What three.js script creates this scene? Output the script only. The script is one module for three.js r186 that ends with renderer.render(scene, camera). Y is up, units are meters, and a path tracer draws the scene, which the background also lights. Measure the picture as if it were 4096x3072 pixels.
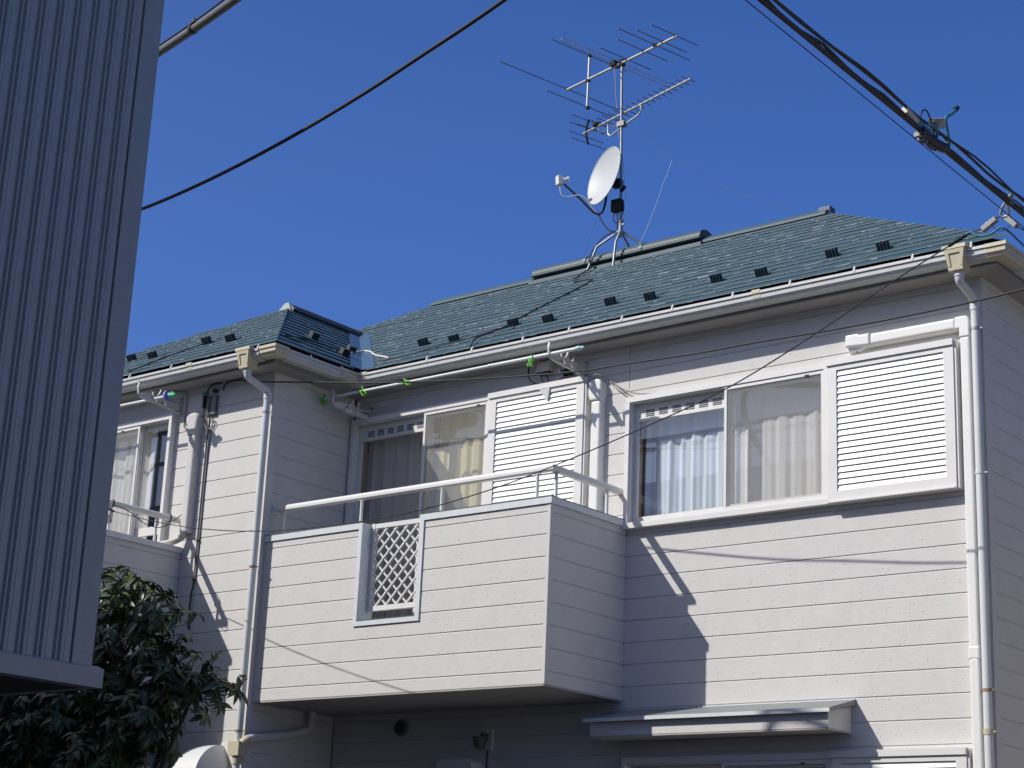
import * as THREE from 'three';
import { ImprovedNoise } from 'three/addons/math/ImprovedNoise.js';

// ---------- camera, sky, sun, exposure ----------
const scene = new THREE.Scene();
const camera = new THREE.PerspectiveCamera(23.88, 4 / 3, 0.1, 2000);
camera.position.set(5.786, 1.6, 12.814);
camera.rotation.set(0.2925, 0.6901, 0.0447, 'YXZ');
scene.add(camera);
const renderer = new THREE.WebGLRenderer({ antialias: true });
renderer.toneMapping = THREE.LinearToneMapping;
renderer.toneMappingExposure = 1.0;
renderer.shadowMap.enabled = true;

const SUN = new THREE.Vector3(-0.473, 0.633, 0.613).normalize();
const sun = new THREE.DirectionalLight(new THREE.Color(1.0, 0.965, 0.9), 4.3);
sun.position.copy(SUN).multiplyScalar(40).add(new THREE.Vector3(-4, 4, 0));
sun.target.position.set(-4, 4, 0);
sun.castShadow = true;
sun.shadow.mapSize.set(4096, 4096);
Object.assign(sun.shadow.camera, { left: -16, right: 16, top: 16, bottom: -16, near: 1, far: 90 });
scene.add(sun, sun.target);

// clear winter sky, computed from elevation and the angle to the sun
{
  const w = 512, h = 256, data = new Float32Array(w * h * 4);
  const stops = [[-90, .10, .12, .15], [-0.5, .12, .14, .17], [0, .46, .52, .62], [4, .31, .40, .59], [8, .15, .26, .55], [12, .084, .195, .545], [20, .060, .158, .495], [30, .036, .108, .375], [50, .024, .075, .27], [90, .017, .052, .20]];
  const d = new THREE.Vector3();
  for (let j = 0; j < h; j++) for (let i = 0; i < w; i++) {
    const el = ((j + .5) / h - .5) * Math.PI, az = ((i + .5) / w - .5) * 2 * Math.PI;
    d.set(Math.cos(el) * Math.cos(az), Math.sin(el), Math.cos(el) * Math.sin(az));
    const e = el * 180 / Math.PI; let k = 1; while (k < stops.length - 1 && stops[k][0] < e) k++;
    const a = stops[k - 1], b = stops[k], t = THREE.MathUtils.clamp((e - a[0]) / (b[0] - a[0]), 0, 1);
    const ang = Math.acos(THREE.MathUtils.clamp(d.dot(SUN), -1, 1));
    const glow = el > 0 ? 1.1 * Math.exp(-ang / .16) + .62 * Math.exp(-Math.pow(ang / .66, 2)) : 0;
    const o = (j * w + i) * 4;
    for (let c = 0; c < 3; c++) data[o + c] = a[c + 1] + (b[c + 1] - a[c + 1]) * t + glow * [1, .97, .92][c];
    data[o + 3] = 1;
  }
  const sky = new THREE.DataTexture(data, w, h, THREE.RGBAFormat, THREE.FloatType);
  sky.mapping = THREE.EquirectangularReflectionMapping;
  sky.magFilter = sky.minFilter = THREE.LinearFilter;
  sky.needsUpdate = true;
  scene.background = sky;
  scene.environment = sky;
}

// ---------- small tools ----------
let seed = 20240611;
const rnd = () => { seed = (seed * 1664525 + 1013904223) >>> 0; return seed / 4294967296; };
const rr = (a, b) => a + (b - a) * rnd();
const V = (x, y, z) => new THREE.Vector3(x, y, z);
const names = new Map();
function numbered(n) { const k = names.get(n) || 0; names.set(n, k + 1); return k ? n + '_' + String(k).padStart(3, '0') : n; }
const baseOf = new Map();

class MB {                                   // collects flat or smooth faces in world coordinates
  constructor() { this.p = []; this.n = []; this.c = null; this.col = [1, 1, 1]; }
  tri(a, b, c, na, nb, nc) {
    const ab = b.clone().sub(a), ac = c.clone().sub(a), g = ab.cross(ac);
    if (g.lengthSq() < 1e-16) return;
    g.normalize();
    const ref = na || g;
    if (na && g.dot(ref) < 0) { [b, c] = [c, b]; [nb, nc] = [nc, nb]; g.negate(); }
    for (const [q, m] of [[a, na], [b, nb], [c, nc]]) {
      this.p.push(q.x, q.y, q.z); const k = m || g; this.n.push(k.x, k.y, k.z);
      if (this.c) this.c.push(...this.col);
    }
  }
  colors() { this.c = []; return this; }
  quad(a, b, c, d, n) { this.tri(a, b, c, n, n, n); this.tri(a, c, d, n, n, n); return this; }
  poly(pts, n) { for (let i = 1; i < pts.length - 1; i++) this.tri(pts[0], pts[i], pts[i + 1], n, n, n); return this; }
  box(x0, x1, y0, y1, z0, z1) {
    const P = (x, y, z) => V(x ? x1 : x0, y ? y1 : y0, z ? z1 : z0);
    this.quad(P(0, 0, 1), P(1, 0, 1), P(1, 1, 1), P(0, 1, 1), V(0, 0, 1)); this.quad(P(0, 0, 0), P(1, 0, 0), P(1, 1, 0), P(0, 1, 0), V(0, 0, -1));
    this.quad(P(1, 0, 0), P(1, 0, 1), P(1, 1, 1), P(1, 1, 0), V(1, 0, 0)); this.quad(P(0, 0, 0), P(0, 0, 1), P(0, 1, 1), P(0, 1, 0), V(-1, 0, 0));
    this.quad(P(0, 1, 0), P(1, 1, 0), P(1, 1, 1), P(0, 1, 1), V(0, 1, 0)); this.quad(P(0, 0, 0), P(1, 0, 0), P(1, 0, 1), P(0, 0, 1), V(0, -1, 0));
    return this;
  }
  // poly: [u, v] outline; axis x: u=z v=y, axis z: u=x v=y, axis y: u=x v=z; ends at a + ka*u and b + kb*u
  prism(axis, poly, a, b, ka = 0, kb = 0) {
    const at = (w, u, v) => axis === 'x' ? V(w, v, u) : axis === 'z' ? V(u, v, w) : V(u, w, v);
    let area = 0; poly.forEach((q, i) => { const r = poly[(i + 1) % poly.length]; area += q[0] * r[1] - r[0] * q[1]; });
    const s = area > 0 ? 1 : -1;
    poly.forEach((q, i) => {
      const r = poly[(i + 1) % poly.length], nu = s * (r[1] - q[1]), nv = -s * (r[0] - q[0]);
      const n = at(0, nu, nv).normalize();
      this.quad(at(a + ka * q[0], ...q), at(a + ka * r[0], ...r), at(b + kb * r[0], ...r), at(b + kb * q[0], ...q), n);
    });
    const tr = THREE.ShapeUtils.triangulateShape(poly.map((q) => new THREE.Vector2(...q)), []);
    for (const t of tr) for (const [w, k, d] of [[a, ka, -1], [b, kb, 1]]) {
      const q = t.map((i) => at(w + k * poly[i][0], ...poly[i])), n = k ? null : at(d * Math.sign(b - a), 0, 0);
      if (n) this.tri(...q, n, n, n); else { const g = q[1].clone().sub(q[0]).cross(q[2].clone().sub(q[0])); const o = at(d * Math.sign(b - a), 0, 0); if (g.dot(o) < 0) this.tri(q[0], q[2], q[1]); else this.tri(...q); }
    }
    return this;
  }
  tube(pts, r, seg = 8, smooth = 0) {
    pts = pts.map((q) => q.isVector3 ? q : V(...q));
    if (smooth) pts = new THREE.CatmullRomCurve3(pts).getPoints(smooth);
    const R = (i) => Array.isArray(r) ? THREE.MathUtils.lerp(r[0], r[1], i / (pts.length - 1)) : r;
    let t = pts[1].clone().sub(pts[0]).normalize(), u = Math.abs(t.y) < .9 ? V(0, 1, 0) : V(1, 0, 0);
    u.cross(t).normalize();
    const rings = [];
    pts.forEach((q, i) => {
      const tt = pts[Math.min(i + 1, pts.length - 1)].clone().sub(pts[Math.max(i - 1, 0)]).normalize();
      u.addScaledVector(tt, -u.dot(tt)).normalize(); const v = tt.clone().cross(u), ring = [];
      for (let k = 0; k < seg; k++) { const an = k / seg * 2 * Math.PI, n = u.clone().multiplyScalar(Math.cos(an)).addScaledVector(v, Math.sin(an)); ring.push([q.clone().addScaledVector(n, R(i)), n]); }
      rings.push(ring);
    });
    for (let i = 0; i + 1 < rings.length; i++) for (let k = 0; k < seg; k++) {
      const a = rings[i][k], b = rings[i][(k + 1) % seg], c = rings[i + 1][(k + 1) % seg], d = rings[i + 1][k];
      this.tri(a[0], b[0], c[0], a[1], b[1], c[1]); this.tri(a[0], c[0], d[0], a[1], c[1], d[1]);
    }
    const e0 = pts[0].clone().sub(pts[1]).normalize(), e1 = pts[pts.length - 1].clone().sub(pts[pts.length - 2]).normalize();
    this.poly(rings[0].map((q) => q[0]), e0); this.poly(rings[rings.length - 1].map((q) => q[0]), e1);
    return this;
  }
  ball(c, rx, ry = rx, rz = rx, seg = 12) {
    const g = new THREE.SphereGeometry(1, seg, Math.max(6, seg / 2 | 0)).toNonIndexed(), p = g.attributes.position;
    const q = (i) => V(c[0] + p.getX(i) * rx, c[1] + p.getY(i) * ry, c[2] + p.getZ(i) * rz), n = (i) => V(p.getX(i) / rx, p.getY(i) / ry, p.getZ(i) / rz).normalize();
    for (let i = 0; i < p.count; i += 3) this.tri(q(i), q(i + 1), q(i + 2), n(i), n(i + 1), n(i + 2));
    return this;
  }
  geo(g, m) {                                // takes in a three.js geometry
    g = g.index ? g.toNonIndexed() : g; if (m) g.applyMatrix4(m);
    const p = g.attributes.position, n = g.attributes.normal, f = (a, i) => V(a.getX(i), a.getY(i), a.getZ(i));
    for (let i = 0; i < p.count; i += 3) this.tri(f(p, i), f(p, i + 1), f(p, i + 2), f(n, i), f(n, i + 1), f(n, i + 2));
    return this;
  }
  // outline in x and y, from z0 outwards by depth, edges rounded by bev
  plate(outline, z0, depth, bev = .006, holes = [], m) {
    const sh = new THREE.Shape(outline.map((q) => new THREE.Vector2(...q)));
    for (const h of holes) sh.holes.push(new THREE.Path(h.map((q) => new THREE.Vector2(...q))));
    const g = new THREE.ExtrudeGeometry(sh, { depth: depth - bev, bevelEnabled: true, bevelThickness: bev, bevelSize: bev, bevelOffset: -bev, bevelSegments: 3, curveSegments: 4 });
    g.translate(0, 0, z0);
    return this.geo(g, m);
  }
  geometry(offset) {
    const g = new THREE.BufferGeometry(), p = new Float32Array(this.p), n = new Float32Array(this.n), uv = new Float32Array(p.length / 3 * 2);
    for (let i = 0; i < p.length / 3; i++) {
      const t = i - i % 3, ax = Math.abs(n[t * 3] + n[t * 3 + 3] + n[t * 3 + 6]), ay = Math.abs(n[t * 3 + 1] + n[t * 3 + 4] + n[t * 3 + 7]), az = Math.abs(n[t * 3 + 2] + n[t * 3 + 5] + n[t * 3 + 8]);
      const x = p[i * 3], y = p[i * 3 + 1], z = p[i * 3 + 2];
      if (ax > ay && ax > az) { uv[i * 2] = z; uv[i * 2 + 1] = y; } else if (ay > az) { uv[i * 2] = x; uv[i * 2 + 1] = z; } else { uv[i * 2] = x; uv[i * 2 + 1] = y; }
    }
    if (offset) for (let i = 0; i < p.length; i += 3) { p[i] -= offset.x; p[i + 1] -= offset.y; p[i + 2] -= offset.z; }
    g.setAttribute('position', new THREE.BufferAttribute(p, 3)); g.setAttribute('normal', new THREE.BufferAttribute(n, 3)); g.setAttribute('uv', new THREE.BufferAttribute(uv, 2));
    if (this.c) g.setAttribute('color', new THREE.BufferAttribute(new Float32Array(this.c), 3));
    return g;
  }
  build(name, mat, parent, label) {          // ONE named mesh under its parent
    const off = baseOf.get(parent) || V(0, 0, 0), m = new THREE.Mesh(this.geometry(off), mat);
    m.name = numbered(name); m.castShadow = m.receiveShadow = true; baseOf.set(m, off);
    if (label) m.userData.label = label;
    (parent || scene).add(m); return m;
  }
}
const mb = () => new MB();
function tag(o, label, category, group) { o.userData.label = label; if (category) o.userData.category = category; if (group) o.userData.group = group; return o; }
function structure(o) { o.userData.kind = 'structure'; return o; }
function thing(name, label, category, base, group) {
  const o = new THREE.Group(); o.name = numbered(name); o.position.set(...base); baseOf.set(o, V(...base)); scene.add(o);
  return tag(o, label, category, group);
}
// a thing that is one mesh: its origin is put at base
function single(b, name, mat, base, label, category, group) {
  const m = new THREE.Mesh(b.geometry(V(...base)), mat); m.name = numbered(name); m.position.set(...base); m.castShadow = m.receiveShadow = true; baseOf.set(m, V(...base));
  scene.add(m); return tag(m, label, category, group);
}
// ---------- materials ----------
const perlin = new ImprovedNoise();
function field(n, f, wrapU = true) {                       // n x n float field, 0..1
  const a = new Float32Array(n * n); for (let j = 0; j < n; j++) for (let i = 0; i < n; i++) a[j * n + i] = f(i / n, j / n); return a;
}
// noise that tiles: blend of shifted copies
const tile = (u, v, k, s) => { const N = (x, y) => perlin.noise(x * k, y * k, s); return (N(u, v) * (1 - u) * (1 - v) + N(u - 1, v) * u * (1 - v) + N(u, v - 1) * (1 - u) * v + N(u - 1, v - 1) * u * v); };
function grayTex(n, a, lo, hi, metres, srgb) {
  const d = new Uint8Array(n * n * 4);
  for (let i = 0; i < n * n; i++) { const q = Math.round(255 * THREE.MathUtils.clamp(lo + (hi - lo) * a[i], 0, 1)); d[i * 4] = d[i * 4 + 1] = d[i * 4 + 2] = q; d[i * 4 + 3] = 255; }
  const t = new THREE.DataTexture(d, n, n, THREE.RGBAFormat); t.wrapS = t.wrapT = THREE.RepeatWrapping; t.magFilter = THREE.LinearFilter; t.minFilter = THREE.LinearMipmapLinearFilter; t.generateMipmaps = true;
  t.repeat.set(1 / metres, 1 / metres); if (srgb) t.colorSpace = THREE.SRGBColorSpace; t.needsUpdate = true; return t;
}
// spattered relief of the siding: loose clusters of small blobs over a fine grain
const SP = 1024, spat = field(SP, (u, v) => .12 * (tile(u, v, 90, 3) + .5) + .10 * (tile(u, v, 30, 8) + .5));
for (let k = 0; k < 900; k++) {
  const cx = rnd(), cy = rnd(); if (tile(cx, cy, 5, 1) + .35 * rnd() < .05) { if (rnd() < .75) continue; }
  const r = rr(1.4, 3.6) * (rnd() < .12 ? 1.5 : 1), hgt = rr(.35, .8), R = Math.ceil(r) + 1, ex = rr(.7, 1.4);
  for (let j = -R; j <= R; j++) for (let i = -R; i <= R; i++) {
    const q = Math.hypot(i * ex, j) / r; if (q > 1) continue;
    const o = ((Math.round(cy * SP) + j + SP) % SP) * SP + (Math.round(cx * SP) + i + SP) % SP; spat[o] = Math.max(spat[o], .15 + hgt * (1 - q * q));
  }
}
const spatTex = grayTex(SP, spat, 0, 1, 1.9);
const mottle = grayTex(256, field(256, (u, v) => .5 + .5 * tile(u, v, 6, 2) + .35 * tile(u, v, 17, 5) + .2 * tile(u, v, 60, 9)), .955, 1, 1.37, true);
const fineMottle = grayTex(256, field(256, (u, v) => .5 + .6 * tile(u, v, 11, 12) + .5 * tile(u, v, 40, 15)), .92, 1, .9, true);
const slateTex = grayTex(512, field(512, (u, v) => .5 + .6 * tile(u, v, 14, 21) + .5 * tile(u, v, 60, 25) + .3 * tile(u, v, 120, 27)), .80, 1, 1.1, true);
const grainTex = grayTex(256, field(256, (u, v) => .5 + .7 * tile(u, v, 70, 31)), .3, .8, .4);
const std = (r, g, b, rough = .6, o = {}) => new THREE.MeshStandardMaterial({ color: new THREE.Color().setRGB(r, g, b), roughness: rough, ...o });
const M = {
  siding: std(.64, .622, .602, .82, { map: mottle, bumpMap: spatTex, bumpScale: .0048 }),
  sidingSmooth: std(.64, .622, .602, .8, { map: mottle, bumpMap: grainTex, bumpScale: .0004 }),
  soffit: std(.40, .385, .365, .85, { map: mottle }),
  fascia: std(.24, .235, .23, .7, { map: mottle }),
  white: std(.735, .722, .70, .42, { map: mottle }),
  frame: std(.73, .72, .70, .45, { map: mottle }),
  louver: std(.68, .695, .695, .38),
  capMetal: std(.70, .73, .745, .42, { map: fineMottle }),
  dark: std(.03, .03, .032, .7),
  gutter: std(.60, .60, .59, .4, { map: fineMottle }),
  cream: std(.60, .54, .385, .5, { map: fineMottle }),
  pipe: std(.66, .67, .665, .4, { map: mottle }),
  duct: std(.80, .79, .765, .38, { map: mottle }),
  duct2: std(.60, .585, .57, .75, { map: mottle, bumpMap: spatTex, bumpScale: .004 }),
  slate: std(1, 1, 1, .5, { map: slateTex, vertexColors: true }),
  flashing: std(.075, .135, .20, .35, { map: fineMottle }),
  roofMetal: std(.07, .115, .135, .5, { map: fineMottle }),
  roofDark: std(.030, .054, .066, .6, { map: fineMottle }),
  underlay: std(.02, .022, .025, .8),
  glass: new THREE.MeshPhysicalMaterial({ color: 0xffffff, roughness: .015, transmission: 1, thickness: 0, ior: 1.8 }),
  screen: std(.42, .42, .40, .9, { transparent: true, opacity: .28 }),
  room: std(.42, .39, .34, .9),
  wood: std(.30, .17, .07, .6),
  steel: std(.50, .51, .51, .38, { metalness: .5 }),
  galv: std(.36, .38, .40, .5, { metalness: .45, map: fineMottle }),
  rod: std(.17, .17, .17, .5, { metalness: .4 }),
  black: std(.010, .011, .013, .85),
  cable: std(.014, .015, .019, .6),
  cableGray: std(.30, .28, .255, .6),
  dish: std(.50, .52, .52, .5, { map: mottle }),
  plasticCream: std(.62, .585, .535, .55, { map: fineMottle }),
  cladding: std(.33, .362, .375, .42, { map: fineMottle }),
  claddingTrim: std(.31, .338, .35, .4, { map: fineMottle }),
  beigeMetal: std(.42, .36, .28, .5),
  green: std(.13, .48, .035, .45),
  paleTeal: std(.30, .52, .50, .45),
  mint: std(.10, .45, .20, .45),
  purple: std(.23, .22, .62, .5),
  tealCable: std(.035, .16, .26, .5),
  rust: std(.34, .235, .15, .8, { map: fineMottle }),
  asphalt: std(.17, .162, .15, .92, { map: slateTex }),
  soil: std(.055, .046, .036, .95, { map: slateTex }),
  stucco: std(.60, .57, .52, .9, { map: mottle }),
  bark: std(.11, .085, .06, .9, { map: slateTex }),
  concrete: std(.42, .41, .39, .9, { map: mottle }),
};
const cloth = (r, g, b, t = .35) => new THREE.MeshPhysicalMaterial({ color: new THREE.Color().setRGB(r, g, b), roughness: .95, transmission: t, thickness: 0, side: THREE.DoubleSide });

// ---------- ground ----------
structure(single(mb().quad(V(-400, 0, 400), V(400, 0, 400), V(400, 0, -400), V(-400, 0, -400), V(0, 1, 0)), 'ground', M.asphalt, [0, 0, 0], 'grey asphalt lane and yard between the two houses', 'ground'));

structure(single(mb().quad(V(-30, .004, 5.6), V(2.2, .004, 5.6), V(2.2, .004, -14), V(-30, .004, -14), V(0, 1, 0)), 'yard', M.soil, [-8, .004, 0], 'unseen sheet of dark soil round the house, added to cut bounce light', 'yard'));  // added dark sheet, out of view: keeps bounce off the balcony underside
{ // unseen house, added so its sunlit wall lights the shaded sides facing it
  const t = thing('added_neighbour_house', 'cream rendered house added for bounce light across the lane on the right, outside the view', 'house', [6.5, 0, -4]);
  mb().box(3.6, 10, 0, 6.2, -13, 2.6).build('wall', M.stucco, t);
  mb().prism('z', [[3.2, 6.2], [10.4, 6.2], [6.8, 8.0]], -13.3, 2.9).build('roof', M.roofMetal, t);
  for (const z of [-8, -4, .5]) { mb().box(3.57, 3.605, 3.6, 4.8, z - .8, z + .8).build('window', M.frame, t); mb().box(3.56, 3.572, 3.66, 4.74, z - .74, z + .74).build('pane', M.dark, t); }
}

{ // added out of view to cut low sky and bounce: boundary wall, opposite house
  const t = thing('added_garden_wall', 'added grey concrete block wall along the lane, unseen below the view', 'wall', [-.6, 0, 5.7]);
  for (let r = 0; r < 10; r++) for (let i = 0; i < 13; i++) { const x = -2.9 + i * .4 + (r % 2) * .2; mb().box(x, x + .39, r * .2 + .005, r * .2 + .195, 5.64, 5.78).build('block', M.concrete, t); }
  const o = thing('added_opposite_house', 'plain brown-grey house added unseen behind the viewer to close the low sky', 'house', [-6, 0, 21]);
  mb().box(-24, 12, 0, 5.0, 18.5, 27).build('wall', std(.30, .27, .235, .9, { map: mottle }), o);
  mb().prism('x', [[18.0, 5.0], [27.5, 5.0], [22.7, 6.6]], -24.5, 12.5).build('roof', M.roofMetal, o);
}

// ---------- the house ----------
const B = 1.143, BX = -6.86, D = 1.098, PX = -3.405, SOF = 6.754;         // bay front, bay corner, balcony front, balcony side, soffit
const G = (k) => 4.8 - .19 * k;                                           // heights of the siding grooves
const house = thing('house', 'two-storey house in pale grey horizontal siding under a teal slate hip roof', 'house', [-3.4, 0, 0]);

function wallZ(b, x0, x1, y0, y1, zf, th, holes) {                         // wall in pieces around its openings
  const xs = [x0, x1], ys = [y0, y1];
  for (const h of holes) { xs.push(h[0], h[1]); ys.push(h[2], h[3]); }
  const S = (a, lo, hi) => [...new Set(a.filter((q) => q >= lo && q <= hi))].sort((p, q) => p - q);
  const X = S(xs, x0, x1), Y = S(ys, y0, y1);
  for (let i = 0; i + 1 < X.length; i++) for (let j = 0; j + 1 < Y.length; j++) {
    const cx = (X[i] + X[i + 1]) / 2, cy = (Y[j] + Y[j + 1]) / 2;
    if (!holes.some((h) => cx > h[0] && cx < h[1] && cy > h[2] && cy < h[3])) b.box(X[i], X[i + 1], Y[j], Y[j + 1], zf - th, zf);
  }
  return b;
}
// one siding board: face at f, grooved along its upper edge; axis x faces +z, axis z faces +x
function board(axis, f, a, b, y0, y1, plain0, plain1) {
  const o = [[f - .016, y0], [f - .0015, y0], [f, y0 + .0015]];
  if (plain1) o.push([f, y1], [f - .016, y1]); else o.push([f, y1 - .013], [f - .008, y1 - .0055], [f - .008, y1], [f - .016, y1]);
  return mb().prism(axis, o, a, b);
}
// rows of boards between ya and yb over [a, b], leaving out the rectangles in holes
function boards(parent, axis, f, a, b, ya, yb, holes = [], joints = []) {
  for (let k = -12; k < 30; k++) {
    const t = Math.min(G(k), yb), u = Math.max(G(k + 1), ya);
    if (t - u < .012) continue;
    let spans = [[a, b, u, t]];
    for (const h of holes) {
      const next = [];
      for (const s of spans) {
        if (h[1] <= s[0] || h[0] >= s[1] || h[3] <= s[2] || h[2] >= s[3]) { next.push(s); continue; }
        if (h[0] > s[0]) next.push([s[0], h[0], s[2], s[3]]);
        if (h[1] < s[1]) next.push([h[1], s[1], s[2], s[3]]);
        const m0 = Math.max(s[0], h[0]), m1 = Math.min(s[1], h[1]);
        if (h[2] > s[2]) next.push([m0, m1, s[2], h[2]]);
        if (h[3] < s[3]) next.push([m0, m1, h[3], s[3]]);
      }
      spans = next;
    }
    for (const j of joints) spans = spans.flatMap((s) => s[0] < j - .02 && s[1] > j + .02 ? [[s[0], j - .003, s[2], s[3]], [j + .003, s[1], s[2], s[3]]] : [s]);
    for (const s of spans) if (s[1] - s[0] > .015 && s[3] - s[2] > .012) board(axis, f, s[0], s[1], s[2], s[3], false, s[3] < G(k) - .001).build('siding_board', M.siding, parent);
  }
}
const WR = [-3.36, -1.345, 5.06, 6.19], WM = [-6.79, -4.99, 4.15, 6.465], WB = [-9.9, -8.295, 4.15, 6.465], WL = [-3.32, -1.34, 1.9, 3.0];
// main front wall
{
  const w = wallZ(mb(), BX, -.014, 0, SOF + .12, -.014, .13, [WR, WM, WL]).build('wall', M.sidingSmooth, house);
  const holes = [[-3.40, -.215, 5.03, 6.24], [-6.83, -3.815, 4.1, 6.51], [-3.355, -.18, 1.8, 3.045], [PX - .17, PX, 3.545, 5.05]];
  boards(w, 'x', 0, BX + .02, -.035, 2.3, SOF - .002, holes, [-3.413]);
}
{ // trim at the outer corner, then the right wall
  mb().box(-.034, .004, .02, SOF - .003, -.0139, .0035).build('corner_trim', M.sidingSmooth, house);
  const w = mb().box(-.144, -.0145, 0, SOF + .12, -6.9, -.0145).build('wall', M.sidingSmooth, house);
  boards(w, 'z', .0, -6.9, -.075, 2.3, SOF - .002);
  mb().box(-.0139, .004, .02, SOF - .003, -.072, -.0142).build('corner_trim', M.sidingSmooth, house);
}
mb().box(BX, -.145, 0, SOF + .12, -6.9, -6.77).build('wall', M.sidingSmooth, house);
// bay: front and right side
{
  const w = wallZ(mb(), -14, BX - .014, 0, SOF + .12, B - .014, .13, [WB]).build('wall', M.sidingSmooth, house);
  boards(w, 'x', B, -14, BX - .028, 2.3, SOF - .002, [[-14, -8.265, 4.1, 6.51], [-8.16, -8.01, 3.545, 5.05]]);
  mb().box(BX - .026, BX + .004, .02, SOF - .003, B - .0139, B + .003).build('corner_trim', M.sidingSmooth, house);
  const s = mb().box(BX - .144, BX - .0145, 0, SOF + .12, .002, B - .0145).build('wall', M.sidingSmooth, house);
  boards(s, 'z', BX, .002, B - .078, 2.3, SOF - .002, [[D - .19, D + .1, 3.54, 5.12]]);
  mb().box(BX - .0139, BX + .004, .02, SOF - .003, B - .075, B - .0142).build('corner_trim', M.sidingSmooth, house);
  mb().box(-14, BX - .15, 0, SOF + .12, -2, -1.9).box(-14, -13.9, 0, SOF + .12, -1.9, B - .15).build('wall', M.sidingSmooth, house);
}
// ---------- roof ----------
const S = .62, RN = Math.hypot(1, S), EY = 6.9, EZ = .345, T = 3.535, RX0 = -8.68, RX1 = .36 - T, RY = EY + S * T, RZ = EZ - T;
const ap = V(-8.85, 8.35, -.8), rEnd = V(-8.85, 8.35, EZ - (8.35 - EY) / S), bc = V(-6.49, EY, B + .36), bv = V(-6.49, EY, EZ), bl = V(-15.6, EY, B + .36);
let roof;
{
  const b = mb(), dn = .026, d = (v) => V(v.x, v.y - dn, v.z);
  const e = [V(.36, EY, EZ), V(RX0 - T, EY, EZ), V(RX0 - T, EY, RZ - T), V(.36, EY, RZ - T)], r = [V(RX1, RY, RZ), V(RX0, RY, RZ)];
  b.poly([e[0], e[1], r[1], r[0]].map(d)); b.poly([e[3], r[0], r[1], e[2]].map(d)); b.poly([e[0], r[0], e[3]].map(d)); b.poly([e[1], e[2], r[1]].map(d));
  b.poly(e.map((q) => V(q.x, EY - .06, q.z)), V(0, -1, 0));
  for (let i = 0; i < 4; i++) { const p = e[i], q = e[(i + 1) % 4]; b.quad(d(p), d(q), V(q.x, EY - .06, q.z), V(p.x, EY - .06, p.z)); }
  b.poly([bc, bl, ap].map(d)); b.poly([bc, ap, rEnd, bv].map(d)); b.poly([ap, bl, V(-15.6, EY, -1.9), rEnd].map(d));
  b.poly([V(bc.x, EY - .06, bc.z), V(bl.x, EY - .06, bl.z), V(bl.x, EY - .06, -.2), V(bc.x, EY - .06, -.2)], V(0, -1, 0));
  b.quad(d(bc), d(bl), V(bl.x, EY - .06, bl.z), V(bc.x, EY - .06, bc.z)); b.quad(d(bc), V(bc.x, EY - .06, bc.z), V(bv.x, EY - .06, bv.z), d(bv));
  roof = b.build('roof', M.underlay, house);
}
function clipPoly(poly, a, b, c) {                                          // keeps a*x + b*y <= c
  const out = [];
  poly.forEach((p, i) => {
    const q = poly[(i + 1) % poly.length], dp = a * p[0] + b * p[1] - c, dq = a * q[0] + b * q[1] - c;
    if (dp <= 0) out.push(p); if (dp * dq < 0) { const t = dp / (dp - dq); out.push([p[0] + (q[0] - p[0]) * t, p[1] + (q[1] - p[1]) * t]); }
  });
  return out;
}
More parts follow.
